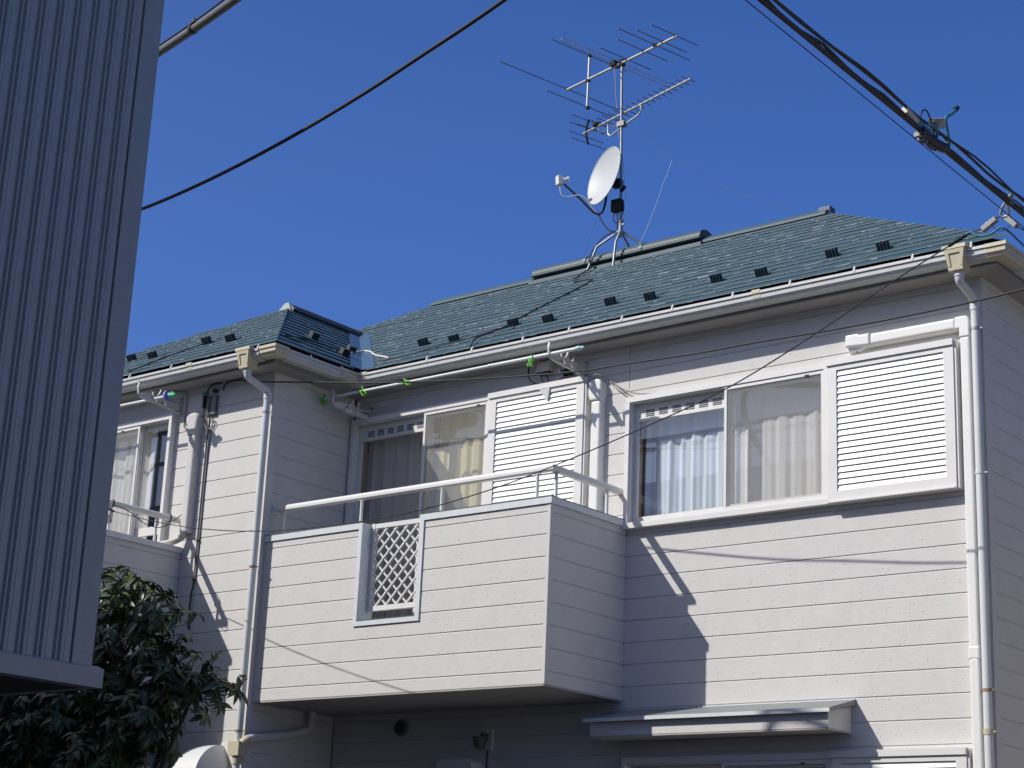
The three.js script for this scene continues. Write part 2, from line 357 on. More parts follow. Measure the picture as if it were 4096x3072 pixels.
// courses of slates; plane: point = O + e*a + s*b + n*h; spanAt(b) gives the left and right end of the plane at height b
function slates(O, e, s, rows, course, spanAt, width, wornGlint, top) {
  const n = e.clone().cross(s).normalize(); if (n.y < 0) n.negate();
  const at = (a, b, h) => O.clone().addScaledVector(e, a).addScaledVector(s, b).addScaledVector(n, h);
  const tone = [[.056, .116, .142], [.053, .112, .137], [.059, .119, .145], [.054, .115, .139], [.058, .116, .142]];
  for (let i = 0; i < rows; i++) {
    const b0 = i * course - (i ? 0 : .012), b1 = Math.min((i + 1) * course + .05, top), [l0, r0] = spanAt(i * course), [l1, r1] = spanAt(b1);
    if (r0 - l0 < .05) break;
    let x = l0 - rr(.1, .9) * width;
    while (x < r0) {
      const x2 = x + width * rr(.94, 1.06), g = .0006;
      let poly = [[x + g, b0], [x2 - g, b0], [x2 - g, b1], [x + g, b1]];
      const side = (q0, q1, sg) => { const dx = q1 - q0, dy = b1 - i * course; poly = clipPoly(poly, sg * dy, -sg * dx, sg * (q0 * dy - (i * course) * dx) + .012 * dy); };
      side(l0, l1, -1); side(r0, r1, 1);
      const lo = x; x = x2;
      if (poly.length < 3) continue;
      const xs = poly.map((p) => p[0]); if (Math.max(...xs) - Math.min(...xs) < .012) continue;
      const b = mb().colors(), lift = rr(-.0004, .0012), tc = tone[Math.floor(rnd() * 5)], skew = rr(-.0012, .0012);
      const H = (p) => .0165 + lift - .0135 * (p[1] - b0) / (b1 - b0) + skew * (p[0] - lo) / width, low = (p) => Math.max(-.006, H(p) - .0085);
      b.col = tc;
      b.poly(poly.map((p) => at(p[0], p[1] + (Math.abs(p[1] - b0) < 1e-4 ? .0025 : 0), H(p))), n);
      poly.forEach((p, k) => {
        const q = poly[(k + 1) % poly.length], front = Math.abs(p[1] - b0) < 1e-4 && Math.abs(q[1] - b0) < 1e-4;
        const nn = e.clone().multiplyScalar(q[1] - p[1]).addScaledVector(s, -(q[0] - p[0])); if (nn.lengthSq() < 1e-12) return; nn.normalize();
        if (!front) { b.col = tc; b.quad(at(p[0], p[1], low(p)), at(q[0], q[1], low(q)), at(q[0], q[1], H(q)), at(p[0], p[1], H(p)), nn); return; }
        const ux0 = Math.min(p[0], q[0]), ux1 = Math.max(p[0], q[0]), dir = s.clone().negate();
        for (let u = ux0; u < ux1 - 1e-4;) {                               // lower edge: paint, bare pale lengths; sun glint and gap shade put into colour
          const bare = rnd() < wornGlint, v = Math.min(ux1, u + rr(.012, .085) * (rnd() < .2 ? 2.2 : 1)), k2 = rnd();
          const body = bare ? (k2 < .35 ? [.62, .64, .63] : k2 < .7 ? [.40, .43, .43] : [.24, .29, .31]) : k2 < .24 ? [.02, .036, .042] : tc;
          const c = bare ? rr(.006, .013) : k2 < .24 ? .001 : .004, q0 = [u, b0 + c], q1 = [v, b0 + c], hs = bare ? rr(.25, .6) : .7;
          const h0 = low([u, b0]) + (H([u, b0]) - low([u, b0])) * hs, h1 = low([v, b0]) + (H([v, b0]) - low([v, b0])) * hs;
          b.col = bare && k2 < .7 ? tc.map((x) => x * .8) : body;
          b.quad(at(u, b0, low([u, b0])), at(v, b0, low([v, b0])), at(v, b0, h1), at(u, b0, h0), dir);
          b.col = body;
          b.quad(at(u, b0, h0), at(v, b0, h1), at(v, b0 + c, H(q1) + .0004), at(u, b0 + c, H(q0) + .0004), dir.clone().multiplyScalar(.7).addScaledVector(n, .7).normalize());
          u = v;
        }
      });
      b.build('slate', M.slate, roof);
    }
  }
}
const C0 = T * RN / 18.5;
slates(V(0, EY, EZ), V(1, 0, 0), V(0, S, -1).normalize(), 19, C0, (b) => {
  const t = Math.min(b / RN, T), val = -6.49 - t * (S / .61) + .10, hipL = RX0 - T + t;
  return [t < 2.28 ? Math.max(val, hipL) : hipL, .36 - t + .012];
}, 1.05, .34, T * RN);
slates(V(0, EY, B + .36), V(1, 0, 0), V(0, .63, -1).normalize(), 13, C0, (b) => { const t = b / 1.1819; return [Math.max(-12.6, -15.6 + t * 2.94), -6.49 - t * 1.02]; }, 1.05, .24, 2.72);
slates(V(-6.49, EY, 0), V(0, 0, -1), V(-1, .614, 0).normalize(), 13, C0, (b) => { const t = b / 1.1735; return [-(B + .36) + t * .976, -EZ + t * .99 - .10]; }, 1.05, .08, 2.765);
// valley flashing, ridge caps, ridge vent
{
  const b = mb(), up = .022, A = V(bv.x, bv.y, bv.z), E2 = V(rEnd.x, rEnd.y, rEnd.z), L = (p) => V(p.x, p.y + up, p.z);
  const w = .17;
  b.quad(L(V(A.x + .03, A.y, A.z)), L(V(A.x + .03 + w, A.y, A.z)), L(V(E2.x + w, E2.y, E2.z)), L(E2));                     // main roof side
  b.quad(L(V(A.x + .03, A.y, A.z)), L(V(A.x + .03, A.y, A.z + w)), L(V(E2.x, E2.y, E2.z + w)), L(E2));               // bay side
  b.build('valley_flashing', M.flashing, roof);
  const cap = [[RZ + .13, RY - .055], [RZ + .13, RY - .028], [RZ + .03, RY + .045], [RZ - .03, RY + .045], [RZ - .13, RY - .028], [RZ - .13, RY - .055]];
  const cuts = [RX0 - .02, -7.85, -7.08, -4.66, -3.9, RX1 + .06];
  for (const [a, c] of [[cuts[0], cuts[1]], [cuts[1] + .003, cuts[2]], [cuts[3], cuts[4]], [cuts[4] + .003, cuts[5]]]) mb().prism('x', cap, a, c).build('ridge_cap', M.roofMetal, roof);
  mb().box(RX1 - .06, RX1 + .075, RY - .02, RY + .062, RZ - .06, RZ + .06).build('ridge_end', M.roofMetal, roof);
  const vent = []; for (let i = 0; i <= 12; i++) { const q = i / 12 * Math.PI; vent.push([RZ + .15 * Math.cos(q), RY + .035 + .10 * Math.sin(q)]); }
  vent.push([RZ - .15, RY - .0], [RZ - .12, RY - .005], [RZ + .12, RY - .005], [RZ + .15, RY + .0], [RZ + .162, RY + .002], [RZ + .162, RY + .03]);
  for (const [a, c] of [[-7.07, -6.30], [-6.29, -5.50], [-5.49, -4.685]]) mb().prism('x', vent, a, c).build('ridge_vent', std(.055, .085, .095, .55, { map: fineMottle }), roof);
  for (const x of [-6.295, -5.495]) mb().prism('x', vent.map(([z, y]) => [RZ + (z - RZ) * 1.06, y + (y > RY + .01 ? .006 : 0)]), x - .025, x + .025).build('ridge_vent_joint', M.roofMetal, roof);
  mb().prism('x', [[RZ + .17, RY - .10], [RZ + .17, RY - .062], [RZ + .12, RY - .03], [RZ - .12, RY - .03], [RZ - .17, RY - .1]], -7.1, -4.66).build('ridge_vent_base', M.roofMetal, roof);
  const bcap = [[ap.x + .12, ap.y - .055], [ap.x + .12, ap.y - .025], [ap.x + .03, ap.y + .058], [ap.x, ap.y + .062], [ap.x - .03, ap.y + .05], [ap.x - .12, ap.y - .02], [ap.x - .12, ap.y - .055]];
  mb().prism('z', bcap, rEnd.z - .02, ap.z + .02).build('ridge_cap', std(.014, .022, .03, .7), roof);  // darker than the main cap: shade of its far side put into the colour
  mb().poly([V(ap.x + .125, ap.y - .075, ap.z + .06), V(ap.x + .03, ap.y + .066, ap.z + .022), V(ap.x - .03, ap.y + .066, ap.z + .022), V(ap.x - .16, ap.y - .085, ap.z + .06)]).prism('z', bcap.map(([x, y]) => [x, y + .006]), ap.z - .04, ap.z + .022).build('ridge_end', std(.20, .26, .26, .5, { map: fineMottle }), roof);
}
// snow guards: little finned angles, one prototype and its copies
{
  const put = (p, nrm, along) => {
    const b = mb(), up = nrm.clone().cross(along).normalize(); if (up.y < 0) up.negate();
    const at = (a, s2, h) => V(...p).addScaledVector(along, a).addScaledVector(up, s2).addScaledVector(nrm, h);
    const bx = (a0, a1, s0, s1, h0, h1) => { const c = (i, j, k) => at(i ? a1 : a0, j ? s1 : s0, k ? h1 : h0); const F = (q) => { const ce = at((a0 + a1) / 2, (s0 + s1) / 2, (h0 + h1) / 2), g = q[1].clone().sub(q[0]).cross(q[2].clone().sub(q[0])); if (g.dot(q[0].clone().sub(ce)) < 0) q.reverse(); b.poly(q); };
      F([c(0, 0, 1), c(1, 0, 1), c(1, 1, 1), c(0, 1, 1)]); F([c(0, 0, 0), c(1, 0, 0), c(1, 1, 0), c(0, 1, 0)]); F([c(0, 0, 0), c(1, 0, 0), c(1, 0, 1), c(0, 0, 1)]); F([c(0, 1, 0), c(1, 1, 0), c(1, 1, 1), c(0, 1, 1)]); F([c(0, 0, 0), c(0, 1, 0), c(0, 1, 1), c(0, 0, 1)]); F([c(1, 0, 0), c(1, 1, 0), c(1, 1, 1), c(1, 0, 1)]); };
    bx(-.05, .05, .0, .18, .012, .018);
    bx(-.05, .05, -.012, -.006, .010, .085);
    for (const a of [-.05, -.02, .012, .042]) bx(a, a + .008, -.024, .03, .014, .085);
    b.build('snow_guard', M.roofDark, roof);
  };
  const nF = V(0, 1, S).normalize();
  for (let i = 0; i < 10; i++) { const x = -.93 - i * .595, z = i % 2 ? -.36 : -.165; put([x, EY + S * (EZ - z), z], nF, V(1, 0, 0)); }
  const nB = V(0, 1, .63).normalize();
  for (const [x, z] of [[-9.865, .53], [-9.27, .72], [-8.53, .61], [-7.89, .84], [-10.5, .72]]) put([x, EY + .63 * (B + .36 - z), z], nB, V(1, 0, 0));
  const nR = V(.614, 1, 0).normalize();
  for (const [x, z] of [[-7.36, .2], [-7.4, -.4], [-7.07, .02]]) put([x, EY + .614 * (-6.49 - x), z], nR, V(0, 0, 1));
}
// ---------- eaves: soffit, fascia, gutters ----------
{
  const sb = mb();
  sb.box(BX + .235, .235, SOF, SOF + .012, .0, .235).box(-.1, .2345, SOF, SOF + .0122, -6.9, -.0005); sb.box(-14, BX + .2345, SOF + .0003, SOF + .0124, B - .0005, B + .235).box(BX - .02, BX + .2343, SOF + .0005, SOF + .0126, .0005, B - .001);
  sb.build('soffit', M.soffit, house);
  const f = [[.235, SOF - .012], [.25, SOF - .012], [.25, 6.885], [.235, 6.885]];
  mb().prism('x', f, BX, 0, 1, 1).build('fascia_board', M.fascia, house);
  mb().prism('z', f, -6.9, 0, 0, 1).build('fascia_board', M.fascia, house);
  const off = (p, d) => p.map(([u, v]) => [u + d, v]);
  mb().prism('x', off(f, B), -14, BX - B, 0, 1).build('fascia_board', M.fascia, house);
  mb().prism('z', off(f, BX), -BX, B - BX, 1, 1).build('fascia_board', M.fascia, house);
  const lip = [[.4245, .829], [.4245, .834], [.440, .834], [.440, .857], [.420, .857], [.412, .829], [.404, .800], [.398, .782], [.355, .768], [.322, .770], [.318, .862], [.312, .862], [.312, .758], [.357, .756], [.400, .766], [.4165, .790], [.4255, .793], [.4275, .8285]].map(([u, v]) => [u - .053, v + 6.0095]);
  const reversed = lip;
  const gut = (axis, p, a, b, ka, kb, name, mat) => mb().prism(axis, p, a, b, ka, kb).build(name, mat, house);
  const grow = (p, g) => { const cx = .372, cy = 6.80; return p.map(([u, v]) => [u + Math.sign(u - cx) * g, v + Math.sign(v - cy) * g * .8]); };
  const big = [[.310, 6.862], [.310, 6.755], [.357, 6.752], [.402, 6.763], [.4195, 6.789], [.4285, 6.792], [.4305, 6.829], [.443, 6.832], [.443, 6.860]].map(([u, v]) => [u - .053, v + .0185]);
  const low = (p, d) => p.map(([u, v]) => [u, v - d]);
  gut('x', lip, BX + .16, -.03, 0, 0, 'gutter', M.gutter);
  gut('x', low(lip, .012), -.0295, .21, 0, 0, 'gutter', M.gutter);
  gut('z', low(lip, .022), -6.9, -.02, 0, 0, 'gutter', M.gutter);
  gut('x', low(off(lip, B), 0), -14, BX - B - .02 + B + .16, 0, 0, 'gutter', M.gutter);
  gut('z', off(lip, BX), .62, B + .20, 0, 0, 'gutter', M.gutter);
  // moulded corner pieces
  mb().prism('x', low(big, .022), .21, 0, 0, 1).prism('z', low(big, .022), -.02, 0, 0, 1).build('gutter_corner', M.cream, house);
  mb().prism('x', low(off(big, B), 0), BX + .16, BX - B, 0, 1).prism('z', off(big, BX), B + .20, B - BX, 0, 1).build('gutter_corner', M.cream, house);
  mb().prism('x', big, BX + .0, BX + .50, 1, 0).prism('z', off(big, BX), -BX, .62, 1, 0).build('gutter_corner', std(.55, .52, .44, .5, { map: fineMottle }), house);
  for (const x of [-1.85]) mb().prism('x', big, x - .04, x + .04).build('gutter_joint', M.cream, house);
  mb().prism('x', low(off(big, B), 0), -7.75, -7.67).build('gutter_joint', M.cream, house);
  const clip = (x, z) => { const b = mb(); b.box(x - .008, x + .008, 6.8765, 6.8875, z + .257, z + .390).box(x - .008, x + .008, 6.8535, 6.8775, z + .3832, z + .391).box(x - .006, x + .006, 6.8875, 6.9055, z + .372, z + .380); b.build('gutter_clip', M.white, house); };
  for (const x of [-.40, -.92, -1.52, -2.08, -2.70, -3.24, -3.83, -4.37, -4.99, -5.56, .1]) clip(x, 0);
  for (const x of [-6.72, -7.98, -8.62, -9.3]) clip(x, B);
  for (const z of [.62, 1.05]) mb().box(BX + .257, BX + .390, 6.8765, 6.8875, z - .008, z + .008).box(BX + .3832, BX + .391, 6.8535, 6.8775, z - .008, z + .008).build('gutter_clip', M.white, house);
}
// rain heads and downpipes
function rainHead(cx, z0, px, pz, pyTop, foot) {
  z0 -= .053;
  const h = mb(), fr = (x0, x1, z1, z2, ya, X0, X1, Z1, Z2, yb) => {
    const a = [V(x0, ya, z1), V(x1, ya, z1), V(x1, ya, z2), V(x0, ya, z2)], b = [V(X0, yb, Z1), V(X1, yb, Z1), V(X1, yb, Z2), V(X0, yb, Z2)];
    const ce = V(cx, (ya + yb) / 2, z0 + .4);
    const F = (q) => { const g = q[1].clone().sub(q[0]).cross(q[2].clone().sub(q[0])); if (g.dot(q[0].clone().add(q[2]).multiplyScalar(.5).sub(ce)) < 0) q.reverse(); h.poly(q); };
    F([...a]); F([...b]); for (let i = 0; i < 4; i++) F([a[i], a[(i + 1) % 4], b[(i + 1) % 4], b[i]]);
  };
  fr(cx - .10, cx + .10, z0 + .305, z0 + .487, 6.890, cx - .10, cx + .10, z0 + .305, z0 + .487, 6.860);
  fr(cx - .085, cx + .085, z0 + .315, z0 + .474, 6.859, cx - .060, cx + .060, z0 + .335, z0 + .452, 6.714);
  fr(cx - .064, cx + .064, z0 + .33, z0 + .460, 6.713, cx - .060, cx + .060, z0 + .334, z0 + .456, 6.688);
  // moulding round the sunk panel
  fr(cx - .084, cx - .052, z0 + .462, z0 + .484, 6.855, cx - .060, cx - .038, z0 + .440, z0 + .461, 6.7205);
  fr(cx + .052, cx + .084, z0 + .462, z0 + .484, 6.855, cx + .038, cx + .060, z0 + .440, z0 + .461, 6.7205);
  fr(cx - .0518, cx + .0518, z0 + .462, z0 + .4838, 6.855, cx - .0495, cx + .0495, z0 + .456, z0 + .479, 6.824);
  h.build('rain_head', M.cream, house);
  const p = mb(), ez = z0 + .395;
  p.tube([[cx, 6.69, ez], [cx, 6.645, ez], [cx - .002, 6.622, ez - .012], [cx - .006, 6.61, ez - .04], [px + .004, 6.552, pz + .06], [px, 6.535, pz + .018], [px, 6.50, pz], [px, 6.42, pz]], .0345, 16);
  p.tube([[px, 6.45, pz], [px, foot, pz]], .034, 16);
  p.tube([[cx, 6.69, ez], [cx, 6.65, ez]], .041, 16).tube([[px, 6.52, pz], [px, 6.455, pz]], .039, 16);
  return p.build('downpipe', M.pipe, house);
}
const dpR = rainHead(-.026, 0, -.030, .066, 6.5, .1), dpB = rainHead(-6.885, B, -6.872, B + .066, 6.5, 3.10);
const band = (x, y, z, m = M.rust, h = .011, r = .038) => mb().tube([[x, y - h, z], [x, y + h, z]], r, 16).box(x + r * .7, x + r + .022, y - .005, y + .005, z - .008, z + .008).build('pipe_clamp', m, house);
band(-.030, 6.30, .066, M.galv); band(-.030, 5.13, .066, M.pipe); band(-.030, 3.467, .066); band(-.030, 3.16, .066, M.cream, .022, .0385);
band(-6.872, 6.326, B + .066, M.galv); band(-6.872, 4.80, B + .066); band(-6.872, 3.262, B + .066);
{ // drain from under the balcony, and the box that takes it into the downpipe
  mb().box(-6.935, -6.80, 3.035, 3.165, B + .02, B + .125).tube([[-6.872, 3.05, B + .066], [-6.872, 2.96, B + .066]], .042, 14).build('drain_box', M.cream, house);
  mb().tube([[-6.872, 2.97, B + .066], [-6.872, .1, B + .066]], .034, 14).build('downpipe', M.pipe, house);
  mb().tube([[-6.83, 3.12, B + .06], [-6.80, 3.175, B + .045], [-6.785, 3.20, B], [-6.785, 3.215, B - .1], [-6.785, 3.34, .45], [-6.785, 3.37, .39], [-6.785, 3.42, .37], [-6.785, 3.56, .37]], .036, 14, 24).build('drain_pipe', M.pipe, house);
  mb().tube([[-6.835, 3.10, B + .062], [-6.812, 3.155, B + .055], [-6.79, 3.197, B + .01]], .043, 14, 8).build('drain_elbow', M.cream, house);
}
// pipe covers of the air conditioners
{
  const L = [[-.95, 6.325], [-.165, 6.325], [-.165, 6.245], [-.077, 6.245], [-.077, 6.375], [-.09, 6.405], [-.12, 6.42], [-.95, 6.42]];
  mb().plate([[-.165, 6.248], [-.077, 6.248], [-.077, 6.385], [-.088, 6.410], [-.112, 6.424], [-.20, 6.424], [-.20, 6.322], [-.165, 6.322]], .001, .082, .012).build('pipe_cover_elbow', M.duct, house);
  mb().plate([[-.952, 6.325], [-.198, 6.325], [-.198, 6.42], [-.952, 6.42]], .002, .077, .02).build('pipe_cover', M.duct, house);
  mb().plate([[-1.172, 6.335], [-.98, 6.322], [-.95, 6.322], [-.95, 6.424], [-1.045, 6.424], [-1.06, 6.437], [-1.165, 6.437], [-1.175, 6.42]], .001, .088, .016).plate([[-1.17, 6.30], [-1.08, 6.30], [-1.0, 6.325], [-1.0, 6.35], [-1.17, 6.35]], .001, .05, .012).build('pipe_cover_head', M.duct, house);
  mb().plate([[-.163, 3.74], [-.079, 3.74], [-.079, 6.25], [-.163, 6.25]], .002, .077, .02).build('pipe_cover', M.duct, house);
  mb().plate([[-.166, 3.70], [-.076, 3.70], [-.076, 3.80], [-.166, 3.80]], .001, .082, .014).build('pipe_cover_joint', M.duct, house);
  mb().plate([[-.163, .3], [-.079, .3], [-.079, 3.72], [-.163, 3.72]], .002, .077, .02).build('pipe_cover', M.duct, house);
  // beside the balcony window
  mb().plate([[-3.79, 6.258], [-3.672, 6.258], [-3.663, 6.31], [-3.663, 6.42], [-3.678, 6.45], [-3.71, 6.466], [-3.77, 6.466], [-3.80, 6.45], [-3.813, 6.42], [-3.813, 6.32]], .001, .095, .022).build('pipe_cover_head', M.duct, house);
  mb().plate([[-3.787, 4.0], [-3.676, 4.0], [-3.676, 6.262], [-3.787, 6.262]], .002, .078, .022).build('pipe_cover', M.duct, house);
  // painted over, on the bay
  mb().plate([[-7.985, 6.235], [-7.855, 6.235], [-7.837, 6.40], [-7.842, 6.435], [-7.87, 6.46], [-7.92, 6.470], [-7.98, 6.462], [-8.018, 6.435], [-8.022, 6.40]], B + .001, .10, .03).build('pipe_cover_head', M.duct2, house);
  mb().plate([[-7.975, 5.235], [-7.862, 5.235], [-7.862, 6.24], [-7.975, 6.24]], B + .002, .085, .028).build('pipe_cover', M.duct2, house);
  mb().tube([[-7.93, 5.26, B + .045], [-7.95, 5.20, B + .055], [-8.02, 5.15, B + .10], [-8.12, 5.12, B + .16], [-8.25, 5.11, B + .2]], .034, 12, 16).build('refrigerant_hose', M.plasticCream, house);
}

// ---------- windows and shutters ----------
// a pair of sliding sashes in a white frame; o: x0 x1 y0 y1 outer frame, zw wall face, mull centre of the meeting stile
function slidingWindow(o) {
  const { x0, x1, y0, y1, zw, mull } = o, f = zw + .07, F = .042, b = mb();
  b.box(x0, x1, y1 - .05, y1, zw + .001, f).box(x0, x1, y0, y0 + .045, zw - .06, f + .012);                       // head and sill
  b.box(x0, x0 + F, y0 + .0452, y1 - .0502, zw - .06, f - .001).box(x1 - F, x1, y0 + .0452, y1 - .0502, zw - .06, f - .001);
  b.box(x0 + .01, x1 - .01, y1 - .05, y1 - .012, zw - .08, zw + .0005);
  for (const [z, h] of [[zw + .052, .012], [zw + .012, .014], [zw - .028, .014]]) { b.box(x0 + F, x1 - F, y1 - .0503 - h, y1 - .0503, z - .004, z + .004); b.box(x0 + F, x1 - F, y0 + .0452, y0 + .0452 + h, z - .004, z + .004); }
  for (const z of [zw + .04, zw + .0, zw - .04]) for (const x of [x0 + F, x1 - F - .006]) b.box(x, x + .006, y0 + .046, y1 - .051, z - .006, z + .006);
  const w = b.build('window', M.white, house);
  mb().box(x0 + F - .002, x0 + F + .018, y0 + .03, y1 - .06, zw - .13, zw - .062).box(x1 - F - .018, x1 - F + .002, y0 + .03, y1 - .06, zw - .13, zw - .062).box(x0 + F + .0185, x1 - F - .0185, y0 + .02, y0 + .045, zw - .13, zw - .062).build('inner_frame', M.wood, w);
  const yb = y0 + .058, yt = y1 - .062, back = zw - .028, front = zw + .012;
  const sash = (xa, xb, z, vent, mid) => {
    const s = mb(), st = .046, top = vent ? .04 : .045, bot = .055;
    s.box(xa, xa + st, yb, yt, z - .016, z + .016).box(xb - st, xb, yb, yt, z - .016, z + .016);
    s.box(xa + st, xb - st, yb, yb + bot, z - .0155, z + .0155).box(xa + st, xb - st, yt - top, yt, z - .0155, z + .0155);
    if (vent) s.box(xa + st, xb - st, yt - .155, yt - .128, z - .015, z + .02);
    if (mid) s.box(xa + st, xb - st, mid[0], mid[1], z - .015, z + .016);
    const m = s.build('sash', M.white, w);
    if (vent) {
      const p = mb(); p.box(xa + st, xb - st, yt - .128, yt - top, z - .006, z + .008).build('vent_panel', M.white, w);
      const nG = 6, span = xb - xa - 2 * st - .1, gw = span / nG * .66;
      for (let i = 0; i < nG; i++) { const gx = xa + st + .05 + span * (i + .17) / nG, q = mb(); for (let k = 0; k < 4; k++) q.box(gx, gx + gw, yt - .115 + k * .0165, yt - .107 + k * .0165, z + .0081, z + .011); q.build('vent_grille', M.dark, w); }
    }
    mb().box(xa + st - .004, xb - st + .004, yb + bot - .004, (vent ? yt - .153 : yt - top + .004), z - .0022, z + .0022).build('pane', M.glass, w);
    return m;
  };
  sash(x0 + F, mull + .022, o.leftFront ? front : back, o.vent, o.leftMid);
  sash(mull - .022, x1 - F, o.leftFront ? back : front, false, o.rightMid);
  if (o.screen) {
    const [sx0, sx1] = o.screen, z = zw + .052, s = mb();
    s.box(sx0, sx0 + .026, yb - .006, yt + .006, z - .008, z + .008).box(sx1 - .026, sx1, yb - .006, yt + .006, z - .008, z + .008).box(sx0 + .026, sx1 - .026, yb - .006, yb + .03, z - .0078, z + .0078).box(sx0 + .026, sx1 - .026, yt - .022, yt + .006, z - .0078, z + .0078);
    const m = s.build('screen_frame', M.frame, w);
    mb().quad(V(sx0 + .02, yb + .02, z), V(sx1 - .02, yb + .02, z), V(sx1 - .02, yt - .01, z), V(sx0 + .02, yt - .01, z), V(0, 0, 1)).build('insect_screen', M.screen, w);
  }
  if (o.latch) mb().box(o.latch - .02, o.latch + .02, y1 - .086, y1 - .074, zw + .058, zw + .064).build('screen_catch', M.dark, w);
  return w;
}
slidingWindow({ x0: -3.40, x1: -1.345, y0: 5.03, y1: 6.238, zw: 0, mull: -2.338, vent: true, screen: [-2.362, -1.39], latch: -1.55 });
slidingWindow({ x0: -6.83, x1: -4.985, y0: 4.12, y1: 6.512, zw: 0, mull: -5.82, vent: true, screen: [-5.845, -5.03], latch: -5.15 });
slidingWindow({ x0: -9.94, x1: -8.268, y0: 4.12, y1: 6.512, zw: B, mull: -8.79, leftFront: true, rightMid: [5.285, 5.372], screen: [-9.9, -8.77], latch: -9.05 });
slidingWindow({ x0: -3.355, x1: -1.33, y0: 1.87, y1: 3.045, zw: 0, mull: -2.335, vent: false, screen: [-2.36, -1.37], latch: -1.6 });

// box for the rolling shutters, with a louvred front
function shutterBox(o) {
  const { x0, x1, y0, y1, n } = o, z1 = .092, b = mb(), L = .082, Rr = .085, TB = o.top || .095, BB = .082;
  b.box(x0, x0 + L, y0 + BB, y1 - TB, .001, z1).box(x1 - Rr, x1, y0 + BB, y1 - TB, .001, z1);
  b.box(x0 - .012, x1 + .001, y1 - .052, y1, .0012, z1 + .014).box(x0 + .001, x1 - .001, y1 - TB - .0002, y1 - .0525, .0012, z1 - .002);
  b.box(x0, x1, y0, y0 + BB - .0003, .0012, z1 + .001).box(x0 - .001, x1 + .001, y0 - .012, y0 - .0003, .0012, z1 + .02);
  b.box(x0 + L, x1 - Rr, y0 + BB, y1 - TB, .001, .02);
  b.box(x1 + .0005, x1 + .02, y0 - .01, y1 - .01, .0013, z1 - .012);
  const m = b.build('shutter_box', M.white, house);
  const p = (y1 - TB - y0 - BB) / n;
  for (let i = 0; i < n; i++) {
    const yb = y0 + BB + i * p;
    mb().prism('x', [[.045, yb + .002], [.084, yb + .002], [.0855, yb + .005], [.084, yb + .010], [.0725, yb + p * .985], [.060, yb + p * 1.02], [.045, yb + p * 1.0]], x0 + L + .0005, x1 - Rr - .0005).build('louver', M.louver, m);
  }
  if (o.catchX) mb().poly([V(o.catchX - .09, y1 - .055, z1 + .013), V(o.catchX + .03, y1 - .055, z1 + .013), V(o.catchX + .0, y1 - .18, z1 + .004)]).poly([V(o.catchX + .03, y1 - .055, z1 + .013), V(o.catchX + .03, y1 - .055, z1 - .05), V(o.catchX, y1 - .18, z1 + .004)]).poly([V(o.catchX - .09, y1 - .055, z1 + .013), V(o.catchX + .03, y1 - .055, z1 + .013), V(o.catchX + .03, y1 - .055, z1 - .05)], V(0, 1, 0)).build('shutter_catch', M.pipe, m);
  return m;
}
shutterBox({ x0: -1.338, x1: -.215, y0: 5.04, y1: 6.245, n: 20 });
shutterBox({ x0: -4.985, x1: -3.86, y0: 4.10, y1: 6.512, n: 43, catchX: -4.28 });
shutterBox({ x0: -1.328, x1: -.20, y0: 1.85, y1: 3.05, n: 20 });
// screws and packers under the sill
for (const x of [-3.24, -2.95, -2.40, -1.85, -1.33]) mb().box(x - .012, x + .012, 4.985, 4.99, .012, .03).build('sill_clip', M.white, house);

